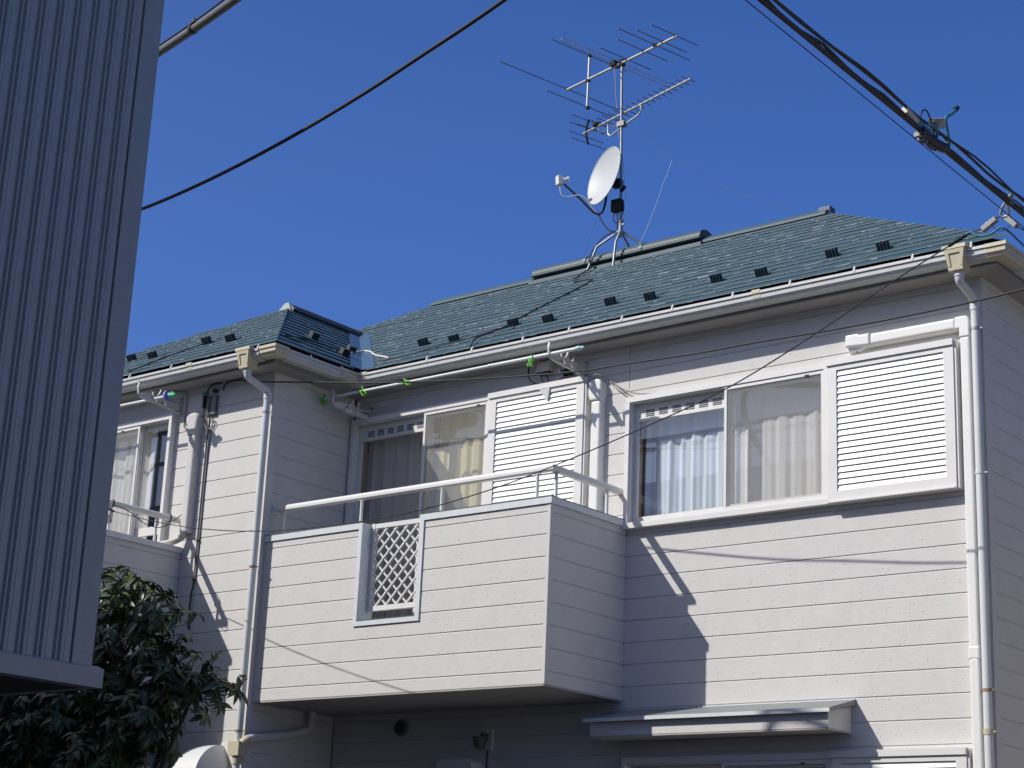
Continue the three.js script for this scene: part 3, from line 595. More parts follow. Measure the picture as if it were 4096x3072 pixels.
// ---------- balconies ----------
{
  const th = .17, zf = D, zb = D - th, CT = 5.112, CB = 5.055, nx0 = -5.565, nx1 = -4.866, ny = 4.205, x0 = BX + .003, x1 = PX;
  const b = mb();
  const seg = (a, c, y0, y1) => b.box(a, c, y0, y1, zb + .002, zf - .0145);
  seg(x0, nx0 - .002, 3.545, CB); seg(nx0 - .002, nx1 + .002, 3.545, ny - .002); seg(nx1 + .002, x1 - .0145, 3.545, CB);
  b.box(x1 - th + .002, x1 - .0145, 3.545, CB, .001, zb + .0018);
  const bal = b.build('balcony', M.sidingSmooth, house);
  boards(bal, 'x', zf, x0 + .06, x1 - .031, 3.545, CB - .001, [[nx0 - .003, nx1 + .003, ny - .002, 6]]);
  mb().box(x1 - .030, x1 + .003, 3.545, CB - .001, zf - .0142, zf + .003).build('corner_trim', M.sidingSmooth, bal);
  mb().box(x0, x0 + .059, 3.545, CB - .001, zf - .0142, zf - .002).build('corner_trim', M.sidingSmooth, bal);
  boards(bal, 'z', x1, .001, zf - .045, 3.545, CB - .001);
  mb().box(x1 - .0142, x1 + .003, 3.5452, CB - .0012, zf - .0445, zf - .0144).build('corner_trim', M.sidingSmooth, bal);
  mb().box(x0, x1 - th, 3.80, 3.98, .001, zb + .0015).build('balcony_floor', M.concrete, bal);
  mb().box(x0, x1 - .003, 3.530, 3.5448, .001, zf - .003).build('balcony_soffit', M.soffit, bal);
  // inner lining
  mb().box(x0 + .001, nx0 - .044, 3.981, CB - .002, zb - .014, zb - .0005).box(nx0 - .0438, nx1 + .0538, 3.981, ny - .047, zb - .0141, zb - .0005).box(nx1 + .054, x1 - th - .015, 3.981, CB - .002, zb - .014, zb - .0005).box(x1 - th - .014, x1 - th - .0005, 3.981, CB - .002, .002, zb - .016).build('balcony_lining', M.sidingSmooth, bal);
  // metal capping: left wall, round the opening, right wall, side wall
  const o = .015, i = -.016;
  const cap = (y0, y1, a, c) => mb().box(a, c, y0, y1, zb + i, zf + o);
  const cp = mb();
  cp.box(x0, nx0, CB, CT, zb + i, zf + o);                                       // left
  cp.box(nx0 - .042, nx0, ny + .0003, CB - .0003, zb + i, zf + o - .0003);       // left cheek
  cp.box(nx0 - .042, nx1 + .052, ny - .045, ny, zb + i, zf + o);                 // sill
  cp.box(nx1, nx1 + .052, ny + .0003, CB - .0003, zb + i, zf + o - .0003);
  cp.box(nx1, x1 - th - .018, CB, CT, zb + i, zf + o);
  cp.box(x1 - th - .0178, x1 + .018, CB, CT, .001, zf + o);
  cp.build('balcony_capping', M.capMetal, bal);
  for (const [a, e, y0, y1, z0, z1] of [[x0, nx0 - .001, CT + .0003, CT + .006, zf + o - .05, zf + o + .003], [nx1 - .003, x1 + .021, CT + .0003, CT + .006, zf + o - .05, zf + o + .003], [x1 - .03, x1 + .021, CT + .0003, CT + .006, .001, zf + o - .0505], [nx0 + .001, nx1 - .001, ny + .0003, ny + .006, zf + o - .05, zf + o + .003]]) mb().box(a, e, y0, y1, z0, z1).build('capping_edge', M.roofMetal, bal);
  // lattice panel standing in the opening
  const lz = .978, lx0 = -5.548, lx1 = -4.872, ly0 = 4.31, ly1 = 5.113;
  const fr = mb();
  fr.box(lx0, lx0 + .032, ly0, ly1, lz - .02, lz + .02).box(lx1 - .032, lx1, ly0, ly1, lz - .02, lz + .02).box(lx0 + .0322, lx1 - .0322, ly1 - .042, ly1, lz - .0196, lz + .0196).box(lx0 + .0322, lx1 - .0322, ly0, ly0 + .045, lz - .0196, lz + .0196);
  fr.box(lx0 - .003, lx0 + .036, ly1 - .046, ly1 + .003, lz - .023, lz + .023).box(lx0 - .003, lx0 + .036, ly0 - .003, ly0 + .05, lz - .023, lz + .023);
  const lat = fr.build('lattice_panel', M.white, house);
  const ix0 = lx0 + .032, ix1 = lx1 - .032, iy0 = ly0 + .045, iy1 = ly1 - .042, st = .1245;
  for (const sg of [1, -1]) for (let k = -12; k < 20; k++) {
    // line: y = iy0 + sg*(x - c)
    const c = ix0 + .055 + k * st + (sg < 0 ? 0 : 0), pts = [];
    for (const x of [ix0, ix1]) { const y = iy0 + sg * (x - c); if (y >= iy0 && y <= iy1) pts.push([x, y]); }
    for (const y of [iy0, iy1]) { const x = c + (y - iy0) / sg; if (x > ix0 && x < ix1) pts.push([x, y]); }
    if (pts.length < 2) continue;
    const [p, q] = pts, L = Math.hypot(q[0] - p[0], q[1] - p[1]); if (L < .03) continue;
    const dx = (q[0] - p[0]) / L * .0068, dy = (q[1] - p[1]) / L * .0068, z = lz + sg * .0045;
    mb().prism('z', [[p[0] - dy, p[1] + dx], [q[0] - dy, q[1] + dx], [q[0] + dy, q[1] - dx], [p[0] + dy, p[1] - dx]], z - .009, z + .009).build('lattice_bar', M.white, lat);
  }
  for (const y of [4.965, 4.435]) mb().box(nx0, lx0 + .004, y - .03, y + .03, lz - .016, lz + .016).box(nx0, nx0 + .006, y - .04, y + .04, lz - .035, lz + .035).build('lattice_bracket', M.capMetal, lat);
  // hand rail
  const rl = mb(), ry = 5.392, rz = .995, prof = (cx, cy) => { const q = []; for (let k = 0; k <= 10; k++) { const a = k / 10 * Math.PI; q.push([cx + .031 * Math.cos(a), cy + .005 + .03 * Math.sin(a)]); } q.push([cx - .031, cy - .018], [cx - .022, cy - .027], [cx + .022, cy - .027], [cx + .031, cy - .018]); return q; };
  const kx = x1 - .078;
  rl.prism('x', prof(rz, ry), BX + .001, kx - rz, 0, 1).prism('z', prof(kx, ry), .002, rz - kx, 0, 1);
  const rail = rl.build('handrail', M.white, bal);
  mb().box(BX + .0006, BX + .012, ry - .045, ry + .05, rz - .045, rz + .045).build('rail_plate', M.white, bal);
  const posts = [[-6.73, rz], [-5.705, rz], [-4.72, rz], [-3.64, rz], [kx, .935], [kx, .20]];
  for (const [x, z] of posts) mb().tube([[x, CT + .0062, z], [x, ry - .026, z]], .0155, 12).box(x - .022, x + .022, CT + .0063, CT + .012, z - .02, z + .02).box(x - .026, x + .026, ry - .037, ry - .0275, z - .018, z + .018).build('rail_post', M.white, bal);
}
{ // the bay's own balcony, half hidden by the tree and the metal-clad wall
  const X = -8.01, z1 = 2.24, th = .15, CB = 5.045, CT = 5.103;
  const b = mb().box(X - th, X - .0145, 3.545, CB, B + .001, z1 - .16).box(-13.6, X - .0145, 3.545, CB, z1 - .1598, z1 - .0145);
  const bal = b.build('balcony', M.sidingSmooth, house);
  boards(bal, 'z', X, B + .002, z1 - .035, 3.545, CB - .001);
  boards(bal, 'x', z1, -13.6, X - .031, 3.545, CB - .001);
  mb().box(X - .03, X + .002, 3.5452, CB - .0012, z1 - .0345, z1 + .002).build('corner_trim', M.sidingSmooth, bal);
  mb().box(X - th - .016, X + .022, CB, CT, B + .001, 1.78).box(X - th - .016, X + .022, CB, CT, 1.783, z1 + .026).box(-13.6, X - th - .0165, CB, CT, z1 - .17, z1 + .026).build('balcony_capping', M.capMetal, bal);
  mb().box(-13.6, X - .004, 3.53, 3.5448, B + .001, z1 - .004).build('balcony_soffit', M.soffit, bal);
  mb().box(-13.6, X - th, 3.80, 3.98, B + .001, z1 - .17).build('balcony_floor', M.concrete, bal);
  mb().tube([[X - .055, 5.384, B + .001], [X - .055, 5.384, z1 - .05]], .031, 14).build('handrail', M.white, bal);
  mb().tube([[X - .055, 5.384, z1 - .05], [-13.6, 5.384, z1 - .05]], .0308, 14).build('handrail', M.white, bal);
  for (const [x, z] of [[X - .055, 1.445], [X - .055, 2.02], [-8.9, z1 - .05], [-9.9, z1 - .05]]) mb().tube([[x, CT, z], [x, 5.36, z]], .0155, 12).build('rail_post', M.white, bal);
}
// ---------- canopy over the lower window ----------
{
  const x0 = -3.47, x1 = -1.2, zf = .366;
  const c = mb().prism('x', [[.001, 3.20], [zf, 3.20], [zf, 3.322], [.001, 3.40]], x0, x1).build('canopy', M.siding, house);
  const rf = [[.001, 3.452], [.001, 3.412], [.405, 3.318], [.416, 3.318], [.416, 3.346]];
  mb().prism('x', rf, -3.515, -2.3).prism('x', rf, -2.298, -1.158).build('canopy_roof', std(.24, .25, .25, .55, { map: fineMottle }), c);
  mb().prism('x', [[.0007, 3.458], [.02, 3.458], [.02, 3.449], [.0007, 3.4522]], -3.50, -1.16).build('canopy_flashing', M.capMetal, c);
  mb().prism('x', [[.398, 3.313], [.4205, 3.313], [.4205, 3.342], [.4165, 3.342], [.4165, 3.3178], [.398, 3.3178]], -3.514, -1.1585).build('canopy_edge', M.capMetal, c);
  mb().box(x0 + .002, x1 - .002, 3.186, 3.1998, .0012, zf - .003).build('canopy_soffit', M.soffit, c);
}
// ---------- white hood on the bay, vents and fittings under the balcony ----------
{
  const b = mb(), n = 14, row = [];
  for (let i = 0; i <= n; i++) {                                               // quarter round, a little wider below
    const a = i / n * Math.PI / 2, y = 2.78 + .365 * Math.cos(a), z = B + .02 + .36 * Math.sin(a), t = i / n;
    row.push([V(-7.30 - .16 * Math.sin(a), y, z), V(-7.135 + .055 * t, y, z), V(Math.sin(a), Math.cos(a), 0)]);
  }
  const L = row.map((r) => r[0]), Rr = row.map((r) => r[1]);
  for (let i = 0; i < n; i++) { const nn = (k) => V(0, Math.cos(k / n * Math.PI / 2), Math.sin(k / n * Math.PI / 2)); b.tri(L[i], Rr[i], Rr[i + 1], nn(i), nn(i), nn(i + 1)); b.tri(L[i], Rr[i + 1], L[i + 1], nn(i), nn(i + 1), nn(i + 1)); }
  for (let i = 0; i < n; i++) { const w = (p, e) => V(p.x + e * .085 * (1 - (p.y - 2.78) / .365), p.y, B + .001); b.quad(Rr[i], w(Rr[i], 1), w(Rr[i + 1], 1), Rr[i + 1]); b.quad(L[i], w(L[i], -1), w(L[i + 1], -1), L[i + 1]); }
  b.quad(L[0], Rr[0], V(Rr[0].x, Rr[0].y, B), V(L[0].x, L[0].y, B), V(0, 1, 0));
  b.build('vent_hood', M.louver, house);
  mb().box(-7.17, -7.07, 2.9, 3.17, B + .0008, B + .006).build('hood_plate', M.frame, house);
  const v = mb(); v.tube([[-5.94, 3.39, .001], [-5.94, 3.39, .04]], .078, 20).build('round_vent', std(.2, .195, .19, .7), house);
  mb().tube([[-5.94, 3.39, .0402], [-5.94, 3.39, .045]], .055, 18).build('vent_opening', M.dark, house);
  const l = mb().box(-4.92, -4.82, 3.15, 3.34, .001, .03).build('wall_lamp', M.frame, house);
  mb().tube([[-4.87, 3.29, .03], [-4.87, 3.29, .10], [-4.87, 3.25, .13]], .014, 10).tube([[-4.87, 3.26, .13], [-4.87, 3.16, .13]], [.075, .04], 14).build('lamp_shade', std(.12, .11, .1, .5), l);
  mb().plate([[-5.36, 2.5], [-4.93, 2.5], [-4.93, 3.04], [-4.98, 3.075], [-5.31, 3.075], [-5.36, 3.04]], .001, .16, .012).build('meter_cabinet', M.frame, house);
  mb().tube([[-4.87, 3.15, .02], [-4.88, 3.0, .012], [-4.86, 2.6, .012]], .006, 6, 8).build('lamp_cable', M.cable, house);
}
// ---------- curtains behind the panes ----------
function curtain(x0, x1, y0, y1, z, mat, folds, amp, label, sd, group) {
  const b = mb(), nx = Math.round((x1 - x0) * 90), ny = 14, P = [];
  const ph = [sd * 1.7, sd * 2.9, sd * .7];
  const at = (u, v) => { const w = (u - .5), spread = 1 + .05 * Math.sin(v * 3 + sd), a = u * folds * 2 * Math.PI; return V(x0 + (x1 - x0) * (.5 + w * (.985 + .012 * spread)), y0 + (y1 - y0) * v, z + amp * (Math.sin(a + ph[0] + .35 * Math.sin(v * 2.4 + a * .3)) * .6 + Math.sin(a * .43 + ph[1] + v * .6) * .5 + .25 * Math.sin(a * 2.1 + ph[2])) * (1.05 - .25 * v)); };
  const nrm = (u, v) => { const e = .002, a = at(u + e, v).sub(at(u - e, v)), c = at(u, v + e).sub(at(u, v - e)); return a.cross(c).normalize(); };
  for (let i = 0; i < nx; i++) for (let j = 0; j < ny; j++) {
    const q = [[i, j], [i + 1, j], [i + 1, j + 1], [i, j + 1]].map(([p, r]) => [at(p / nx, r / ny), nrm(p / nx, r / ny)]);
    b.tri(q[0][0], q[1][0], q[2][0], q[0][1], q[1][1], q[2][1]); b.tri(q[0][0], q[2][0], q[3][0], q[0][1], q[2][1], q[3][1]);
  }
  return single(b, 'curtain', mat, [(x0 + x1) / 2, y1, z], label, 'curtain', group);
}
const cw = cloth(.80, .90, .98, .25), cw2 = cloth(.95, .94, .92, .2), cy = cloth(.95, .86, .50, .2), cg = cloth(.62, .58, .53, .25);  // blue in the first cloth stands in for sky reflected by the pane
curtain(-3.33, -2.34, 5.05, 6.22, -.175, cw, 7.5, .019, 'white gathered curtain, tinted blue for the reflected sky, in the left sash of the right-hand upper window', 1, null);
curtain(-2.335, -1.32, 5.05, 6.22, -.185, cw2, 6.5, .015, 'white curtain behind the insect screen of the right-hand upper window', 2.3, null);
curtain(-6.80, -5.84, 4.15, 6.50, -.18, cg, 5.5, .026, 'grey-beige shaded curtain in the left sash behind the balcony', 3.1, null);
curtain(-5.835, -4.95, 4.15, 6.50, -.20, cy, 5.5, .03, 'pale yellow curtain in the balcony window next to the louvred shutter box', 4.4, null);
curtain(-9.92, -8.72, 4.15, 6.50, B - .15, cw2, 6, .024, 'off-white curtain behind the screened sash of the bay window, next to the metal-clad wall', 5.2, null);
curtain(-8.62, -8.20, 4.15, 6.50, B - .21, cw2, 4, .032, 'white curtain with deep folds in the open right half of the bay window', 6.6, null);
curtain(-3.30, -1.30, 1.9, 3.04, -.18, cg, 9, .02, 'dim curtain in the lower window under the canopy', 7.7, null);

// ---------- laundry poles and their brackets ----------
// outline in (out from the wall, height), as a plate across x
function poleBracket(x, zw, yb, label, group, extra) {
  const t = thing('pole_bracket', label, 'bracket', [x, yb, zw], group), w = .011;
  const Q = (pts) => pts.map(([u, v]) => [zw + u, yb + v]);
  const plate = (pts, a, b, holes) => { const g = mb(); g.plate(Q(pts), 0, b - a, .002, (holes || []).map(Q), new THREE.Matrix4().makeBasis(V(0, 0, 1), V(0, 1, 0), V(-1, 0, 0)).setPosition(b, 0, 0)); return g; };
  plate([[.035, -.055], [.30, -.045], [.50, -.03], [.56, .0], [.572, .05], [.562, .10], [.572, .125], [.583, .122], [.577, .10], [.588, .05], [.578, -.01], [.545, -.045], [.50, -.052], [.035, -.078]].reverse(), x - w, x + w).build('arm', M.plasticCream, t);
  plate([[.545, -.03], [.53, -.002], [.47, .022], [.42, .028], [.39, .012], [.395, .045], [.388, .052], [.375, .045], [.366, .012], [.33, .03], [.31, .055], [.29, .10], [.278, .102], [.282, .06], [.262, .02], [.225, .02], [.205, .075], [.192, .078], [.198, .035], [.175, .012], [.035, .03], [.035, .012], [.16, -.005], [.19, -.052], [.205, -.052], [.24, -.004], [.265, -.004], [.30, -.046], [.33, -.046], [.355, .004], [.385, -.004], [.43, -.044]], x - w * .7, x + w * .7).build('hook_rail', M.plasticCream, t);
  mb().box(x - .02, x + .02, yb - .085, yb + .085, zw + .001, zw + .014).box(x - .013, x + .013, yb - .08, yb + .04, zw + .014, zw + .05).build('wall_plate', M.plasticCream, t);
  for (const dy of [-.063, .063]) mb().tube([[x + .008, yb + dy, zw + .014], [x + .008, yb + dy, zw + .021]], .0105, 10).build('bolt', M.dark, t);
  return t;
}
poleBracket(-3.905, 0, 6.605, 'cream pole bracket above the right end of the balcony shutter box', 'laundry pole brackets');
const bL = poleBracket(-6.62, 0, 6.56, 'shaded cream pole bracket in the corner beside the bay wall', 'laundry pole brackets');
poleBracket(-8.215, B, 6.60, 'cream pole bracket on the bay next to the window corner', 'laundry pole brackets');
{ // slotted hanger bar lying on the corner bracket
  const h = mb().plate([[-.02, -.02], [.30, -.02], [.30, .022], [-.02, .022]], 0, .05, .004, [0, 1, 2, 3, 4].map((k) => [[.075 + k * .04, -.008], [.091 + k * .04, -.008], [.091 + k * .04, .012], [.075 + k * .04, .012]]), new THREE.Matrix4().makeRotationY(Math.PI / 2).setPosition(-6.655, 6.515, .37));
  single(h, 'hanger_bar', M.frame, [-6.63, 6.5, .2], 'small white slotted hanger bar on the bracket above the balcony window', 'hanger bar');
}
{
  const t = thing('laundry_pole', 'long white laundry pole with a pale teal end cap above the balcony window', 'laundry pole', [-5.2, 6.612, .555]);
  mb().tube([[-6.80, 6.612, .552], [-4.60, 6.606, .555]], .0135, 12).build('pole', M.louver, t);
  mb().tube([[-4.61, 6.606, .555], [-3.585, 6.603, .556]], .0158, 12).build('pole_sleeve', M.louver, t);
  mb().tube([[-4.615, 6.606, .555], [-4.59, 6.606, .555]], .0175, 12).build('collar', M.steel, t);
  mb().tube([[-3.60, 6.603, .556], [-3.55, 6.602, .556], [-3.52, 6.602, .556]], [.022, .012], 12).tube([[-3.605, 6.603, .556], [-3.56, 6.603, .556]], .0222, 12).build('end_cap', M.paleTeal, t);
  const t2 = thing('laundry_pole', 'slim white laundry pole on the bay with a purple disc at its end', 'laundry pole', [-9, 6.585, B + .39]);
  mb().tube([[-12.2, 6.61, B + .39], [-7.97, 6.572, B + .39]], .0145, 12).build('pole', M.louver, t2);
  mb().tube([[-7.985, 6.572, B + .39], [-7.962, 6.572, B + .39]], .058, 20).tube([[-7.962, 6.572, B + .39], [-7.945, 6.572, B + .39]], [.045, .03], 16).build('disc', M.purple, t2);
  mb().tube([[-7.945, 6.572, B + .39], [-7.90, 6.571, B + .39], [-7.862, 6.571, B + .39]], [.03, .016], 12).box(-7.92, -7.90, 6.585, 6.61, B + .38, B + .40).build('end_cap', M.mint, t2);
}
function peg(x, y, z, turn, label) {                                         // two sprung jaws gripping the pole, tails apart
  const b = mb(), R = (px, py) => [x + px * Math.cos(turn) - py * Math.sin(turn), y + px * Math.sin(turn) + py * Math.cos(turn)];
  for (const s of [1, -1]) {
    b.plate([[-.006 * s, -.052], [-.018 * s, -.05], [-.026 * s, -.028], [-.024 * s, -.006], [-.016 * s, .006], [-.020 * s, .022], [-.036 * s, .046], [-.030 * s, .056], [-.020 * s, .05], [-.007 * s, .022], [-.004 * s, .0], [-.012 * s, -.014], [-.014 * s, -.03]].map((q) => R(...q)), z - .016 + s * .005, .03, .004);
  }
  b.tube([R(0, .006).concat(z - .02), R(0, .006).concat(z + .024)], .010, 10);
  single(b, 'clothes_peg', M.green, [x, y, z], label, 'clothes peg', 'green clothes pegs');
}
peg(-4.12, 6.575, .56, 2.9, 'bright green clothes peg hanging from the pole near its teal cap');
peg(-5.64, 6.605, .56, 1.25, 'bright green clothes peg halfway along the long pole');
peg(-6.22, 6.60, .56, .75, 'green clothes peg where the sunlit part of the long pole begins');
peg(-6.765, 6.595, .56, .4, 'dark green shaded clothes peg at the corner end of the long pole');

// ---------- junction boxes and house wiring ----------
{
  const t = thing('junction_box', 'beige cable box under the eaves above the shutter box, with loose black wires', 'junction box', [-4.35, 6.6, 0]);
  mb().plate([[-4.435, 6.635], [-4.285, 6.635], [-4.275, 6.735], [-4.42, 6.735]], .001, .09, .006).build('box_body', M.plasticCream, t);
  mb().box(-4.43, -4.28, 6.622, 6.6345, .004, .085).build('box_base', M.dark, t);
  mb().plate([[-4.15, 6.64], [-4.045, 6.64], [-4.045, 6.70], [-4.15, 6.70]], .001, .055, .006).build('small_box', M.frame, t);
  mb().plate([[-4.22, 6.61], [-4.19, 6.61], [-4.19, 6.655], [-4.22, 6.655]], .001, .03, .004).build('connector', M.steel, t);
  mb().plate([[-4.15, 6.575], [-4.06, 6.575], [-4.06, 6.635], [-4.15, 6.635]], .001, .045, .008).build('splitter', M.black, t);
  const w = (pts, r, m) => mb().tube(pts, r, 6, 20).build('wire', m, t);
  w([[-4.565, 6.76, .03], [-4.57, 6.70, .03], [-4.54, 6.60, .05], [-4.47, 6.545, .04], [-4.37, 6.53, .03]], .006, M.cable);
  w([[-4.40, 6.63, .05], [-4.39, 6.58, .06], [-4.36, 6.535, .04], [-4.30, 6.515, .03]], .005, M.cable);
  w([[-4.34, 6.63, .05], [-4.32, 6.57, .05], [-4.32, 6.52, .03]], .005, M.cable);
  w([[-4.30, 6.515, .03], [-4.20, 6.53, .04], [-4.12, 6.575, .03]], .005, M.cable);
  w([[-4.37, 6.53, .03], [-4.25, 6.51, .03], [-4.13, 6.53, .03], [-4.08, 6.575, .03]], .004, M.cableGray);
  w([[-4.06, 6.60, .03], [-4.03, 6.56, .03], [-3.99, 6.52, .02]], .006, M.cable);
}
{
  const z = B, t = thing('service_box', 'grey cable box with a green cap and hanging wires on the bay wall', 'junction box', [-7.74, 6.5, B]);
  mb().plate([[-7.785, 6.43], [-7.66, 6.43], [-7.66, 6.63], [-7.785, 6.63]], z + .001, .035, .005).build('box_body', std(.13, .16, .165, .35), t);
  mb().tube([[-7.795, 6.625, z + .06], [-7.795, 6.665, z + .06]], .034, 14).build('cap', std(.05, .16, .14, .4), t);
  mb().tube([[-7.795, 6.50, z + .06], [-7.795, 6.625, z + .06]], .022, 12).build('splice_tube', M.black, t);
  mb().tube([[-7.70, 6.68, z + .001], [-7.70, 6.68, z + .03]], .024, 12).build('knob', M.dark, t);
  const w = (pts, r, m) => mb().tube(pts, r, 6, 20).build('wire', m, t);
  w([[-7.79, 6.66, z + .05], [-7.75, 6.725, z + .05], [-7.66, 6.748, z + .04], [-7.59, 6.74, z + .04]], .007, M.cable);
  w([[-7.80, 6.51, z + .05], [-7.81, 6.43, z + .05], [-7.79, 6.36, z + .04], [-7.745, 6.29, z + .03]], .007, M.cable);
  w([[-7.83, 6.42, z + .03], [-7.88, 6.46, z + .06], [-7.92, 6.45, z + .05]], .006, M.cable);
  w([[-7.74, 6.62, z + .05], [-7.755, 6.45, z + .05], [-7.75, 6.29, z + .03]], .006, M.cableGray);
  w([[-7.76, 6.42, z + .04], [-7.71, 6.37, z + .04], [-7.73, 6.30, z + .03]], .006, M.cable);
  w([[-7.72, 6.40, z + .03], [-7.66, 6.35, z + .02], [-7.70, 6.28, z + .02], [-7.745, 6.27, z + .03]], .005, M.cableGray);
  w([[-7.78, 6.41, z + .04], [-7.80, 6.34, z + .03], [-7.755, 6.28, z + .03]], .005, M.cableGray);
  for (const [dx, r, m] of [[-.012, .007, M.cableGray], [.004, .0055, M.cable], [.014, .0055, M.cableGray]]) mb().tube([[-7.745 + dx, 6.29, z + .025], [-7.755 + dx, 5.9, z + .014], [-7.757 + dx, 5.2, z + .014], [-7.757 + dx * .6, 4.75, z + .014]], r, 6, 14).build('wire', m, t);
  w([[-7.757, 4.76, z + .014], [-7.772, 4.62, z + .02], [-7.778, 4.50, z + .02], [-7.765, 4.27, z + .015]], .0085, M.cable);
  for (const y of [6.27, 5.15, 4.76]) mb().box(-7.775, -7.735, y - .008, y + .008, z + .001, z + .026).build('cable_tie', M.dark, t);
  const g = thing('wall_cable', 'thin grey cable running down from the bay eaves to the duct head', 'cable', [-8.15, 6.6, B]);
  mb().tube([[-8.42, 6.755, B + .28], [-8.38, 6.735, B + .22], [-8.25, 6.745, B + .08], [-8.17, 6.74, B + .012], [-8.135, 6.70, B + .010], [-8.14, 6.40, B + .010], [-8.135, 6.36, B + .012], [-8.08, 6.33, B + .03], [-8.02, 6.32, B + .05]], .006, 6, 40).build('cable', M.cableGray, g);
}
single(mb().tube([[-3.83, 6.50, .06], [-3.72, 6.505, .09], [-3.62, 6.45, .02], [-3.45, 6.335, .045], [-3.30, 6.27, .045], [-3.12, 6.245, .035]], .006, 6, 30).tube([[-3.63, 6.46, .02], [-3.60, 6.42, .03], [-3.45, 6.30, .045], [-3.33, 6.245, .05]], .005, 6, 20), 'wall_cable', M.cableGray, [-3.5, 6.35, .03], 'pair of thin beige wires drooping from the duct head to the right-hand window', 'cable');
single(mb().tube([[-1.10, 6.32, .02], [-1.095, 6.29, .03], [-1.12, 6.24, .02], [-1.16, 6.235, .012], [-1.17, 6.22, .012]], .006, 6, 14), 'wall_cable', M.cableGray, [-1.1, 6.28, .01], 'short brown wire end under the white duct head by the shutter box', 'cable');

// ---------- roof wiring ----------
{
  const R = (x, z, h = .03) => V(x, EY + S * (EZ - z) + h, z);
  single(mb().tube([V(-6.12, 9.02, -2.99), R(-6.0, -2.55, .04), R(-5.86, -2.3, .03), R(-5.50, -2.15), R(-5.30, -.80), R(-5.22, -.46), R(-5.10, -.36), R(-5.0, -.2, .05), R(-5.06, -.05, .06), R(-5.16, .12, .06), R(-5.03, .36, .03)], .008, 6, 80), 'antenna_cable', M.cable, [-5.4, 8.2, -1.5], 'black antenna cable running from the mast down over the slates to the gutter', 'cable');
  single(mb().tube([R(-5.16, -.42), R(-5.3, -.2), R(-5.82, -.02), R(-6.1, .1), R(-6.4, .12)], .006, 6, 40), 'roof_wire', M.cable, [-5.8, 7.1, 0], 'thin dark wire lying along the lower slates by the snow guards', 'cable');
  single(mb().tube([V(-7.22, 7.38, -.22), V(-7.42, 7.50, -.5), R(-7.5, -.72, .03), R(-7.26, -.57, .035), R(-6.94, -.32, .03), R(-6.68, -.15, .03), R(-6.46, -.03, .02)], .0105, 8, 40), 'roof_wire', std(.62, .60, .54, .5), [-6.8, 7.3, -.3], 'short white cable crossing the roof valley', 'cable');
  single(mb().tube([[-6.80, 1.12], [-7.03, .63], [-7.08, .41], [-7.12, .2], [-7.17, -.03]].map(([x, z]) => V(x, EY + .614 * (-6.49 - x) + .035, z)), .008, 6, 30), 'roof_wire', M.cable, [-7.4, 7.4, .2], 'black wire along the lower courses of the bay roof', 'cable');
  single(mb().tube([[-8.49, .69], [-8.61, .89], [-8.72, 1.01], [-8.71, 1.14], [-8.75, 1.45]].map(([x, z]) => V(x, EY + .63 * (B + .36 - z) + .04, z)), .007, 6, 30), 'roof_wire', M.cable, [-9, 7.3, .9], 'black wire from a bay snow guard down to the gutter', 'cable');
}

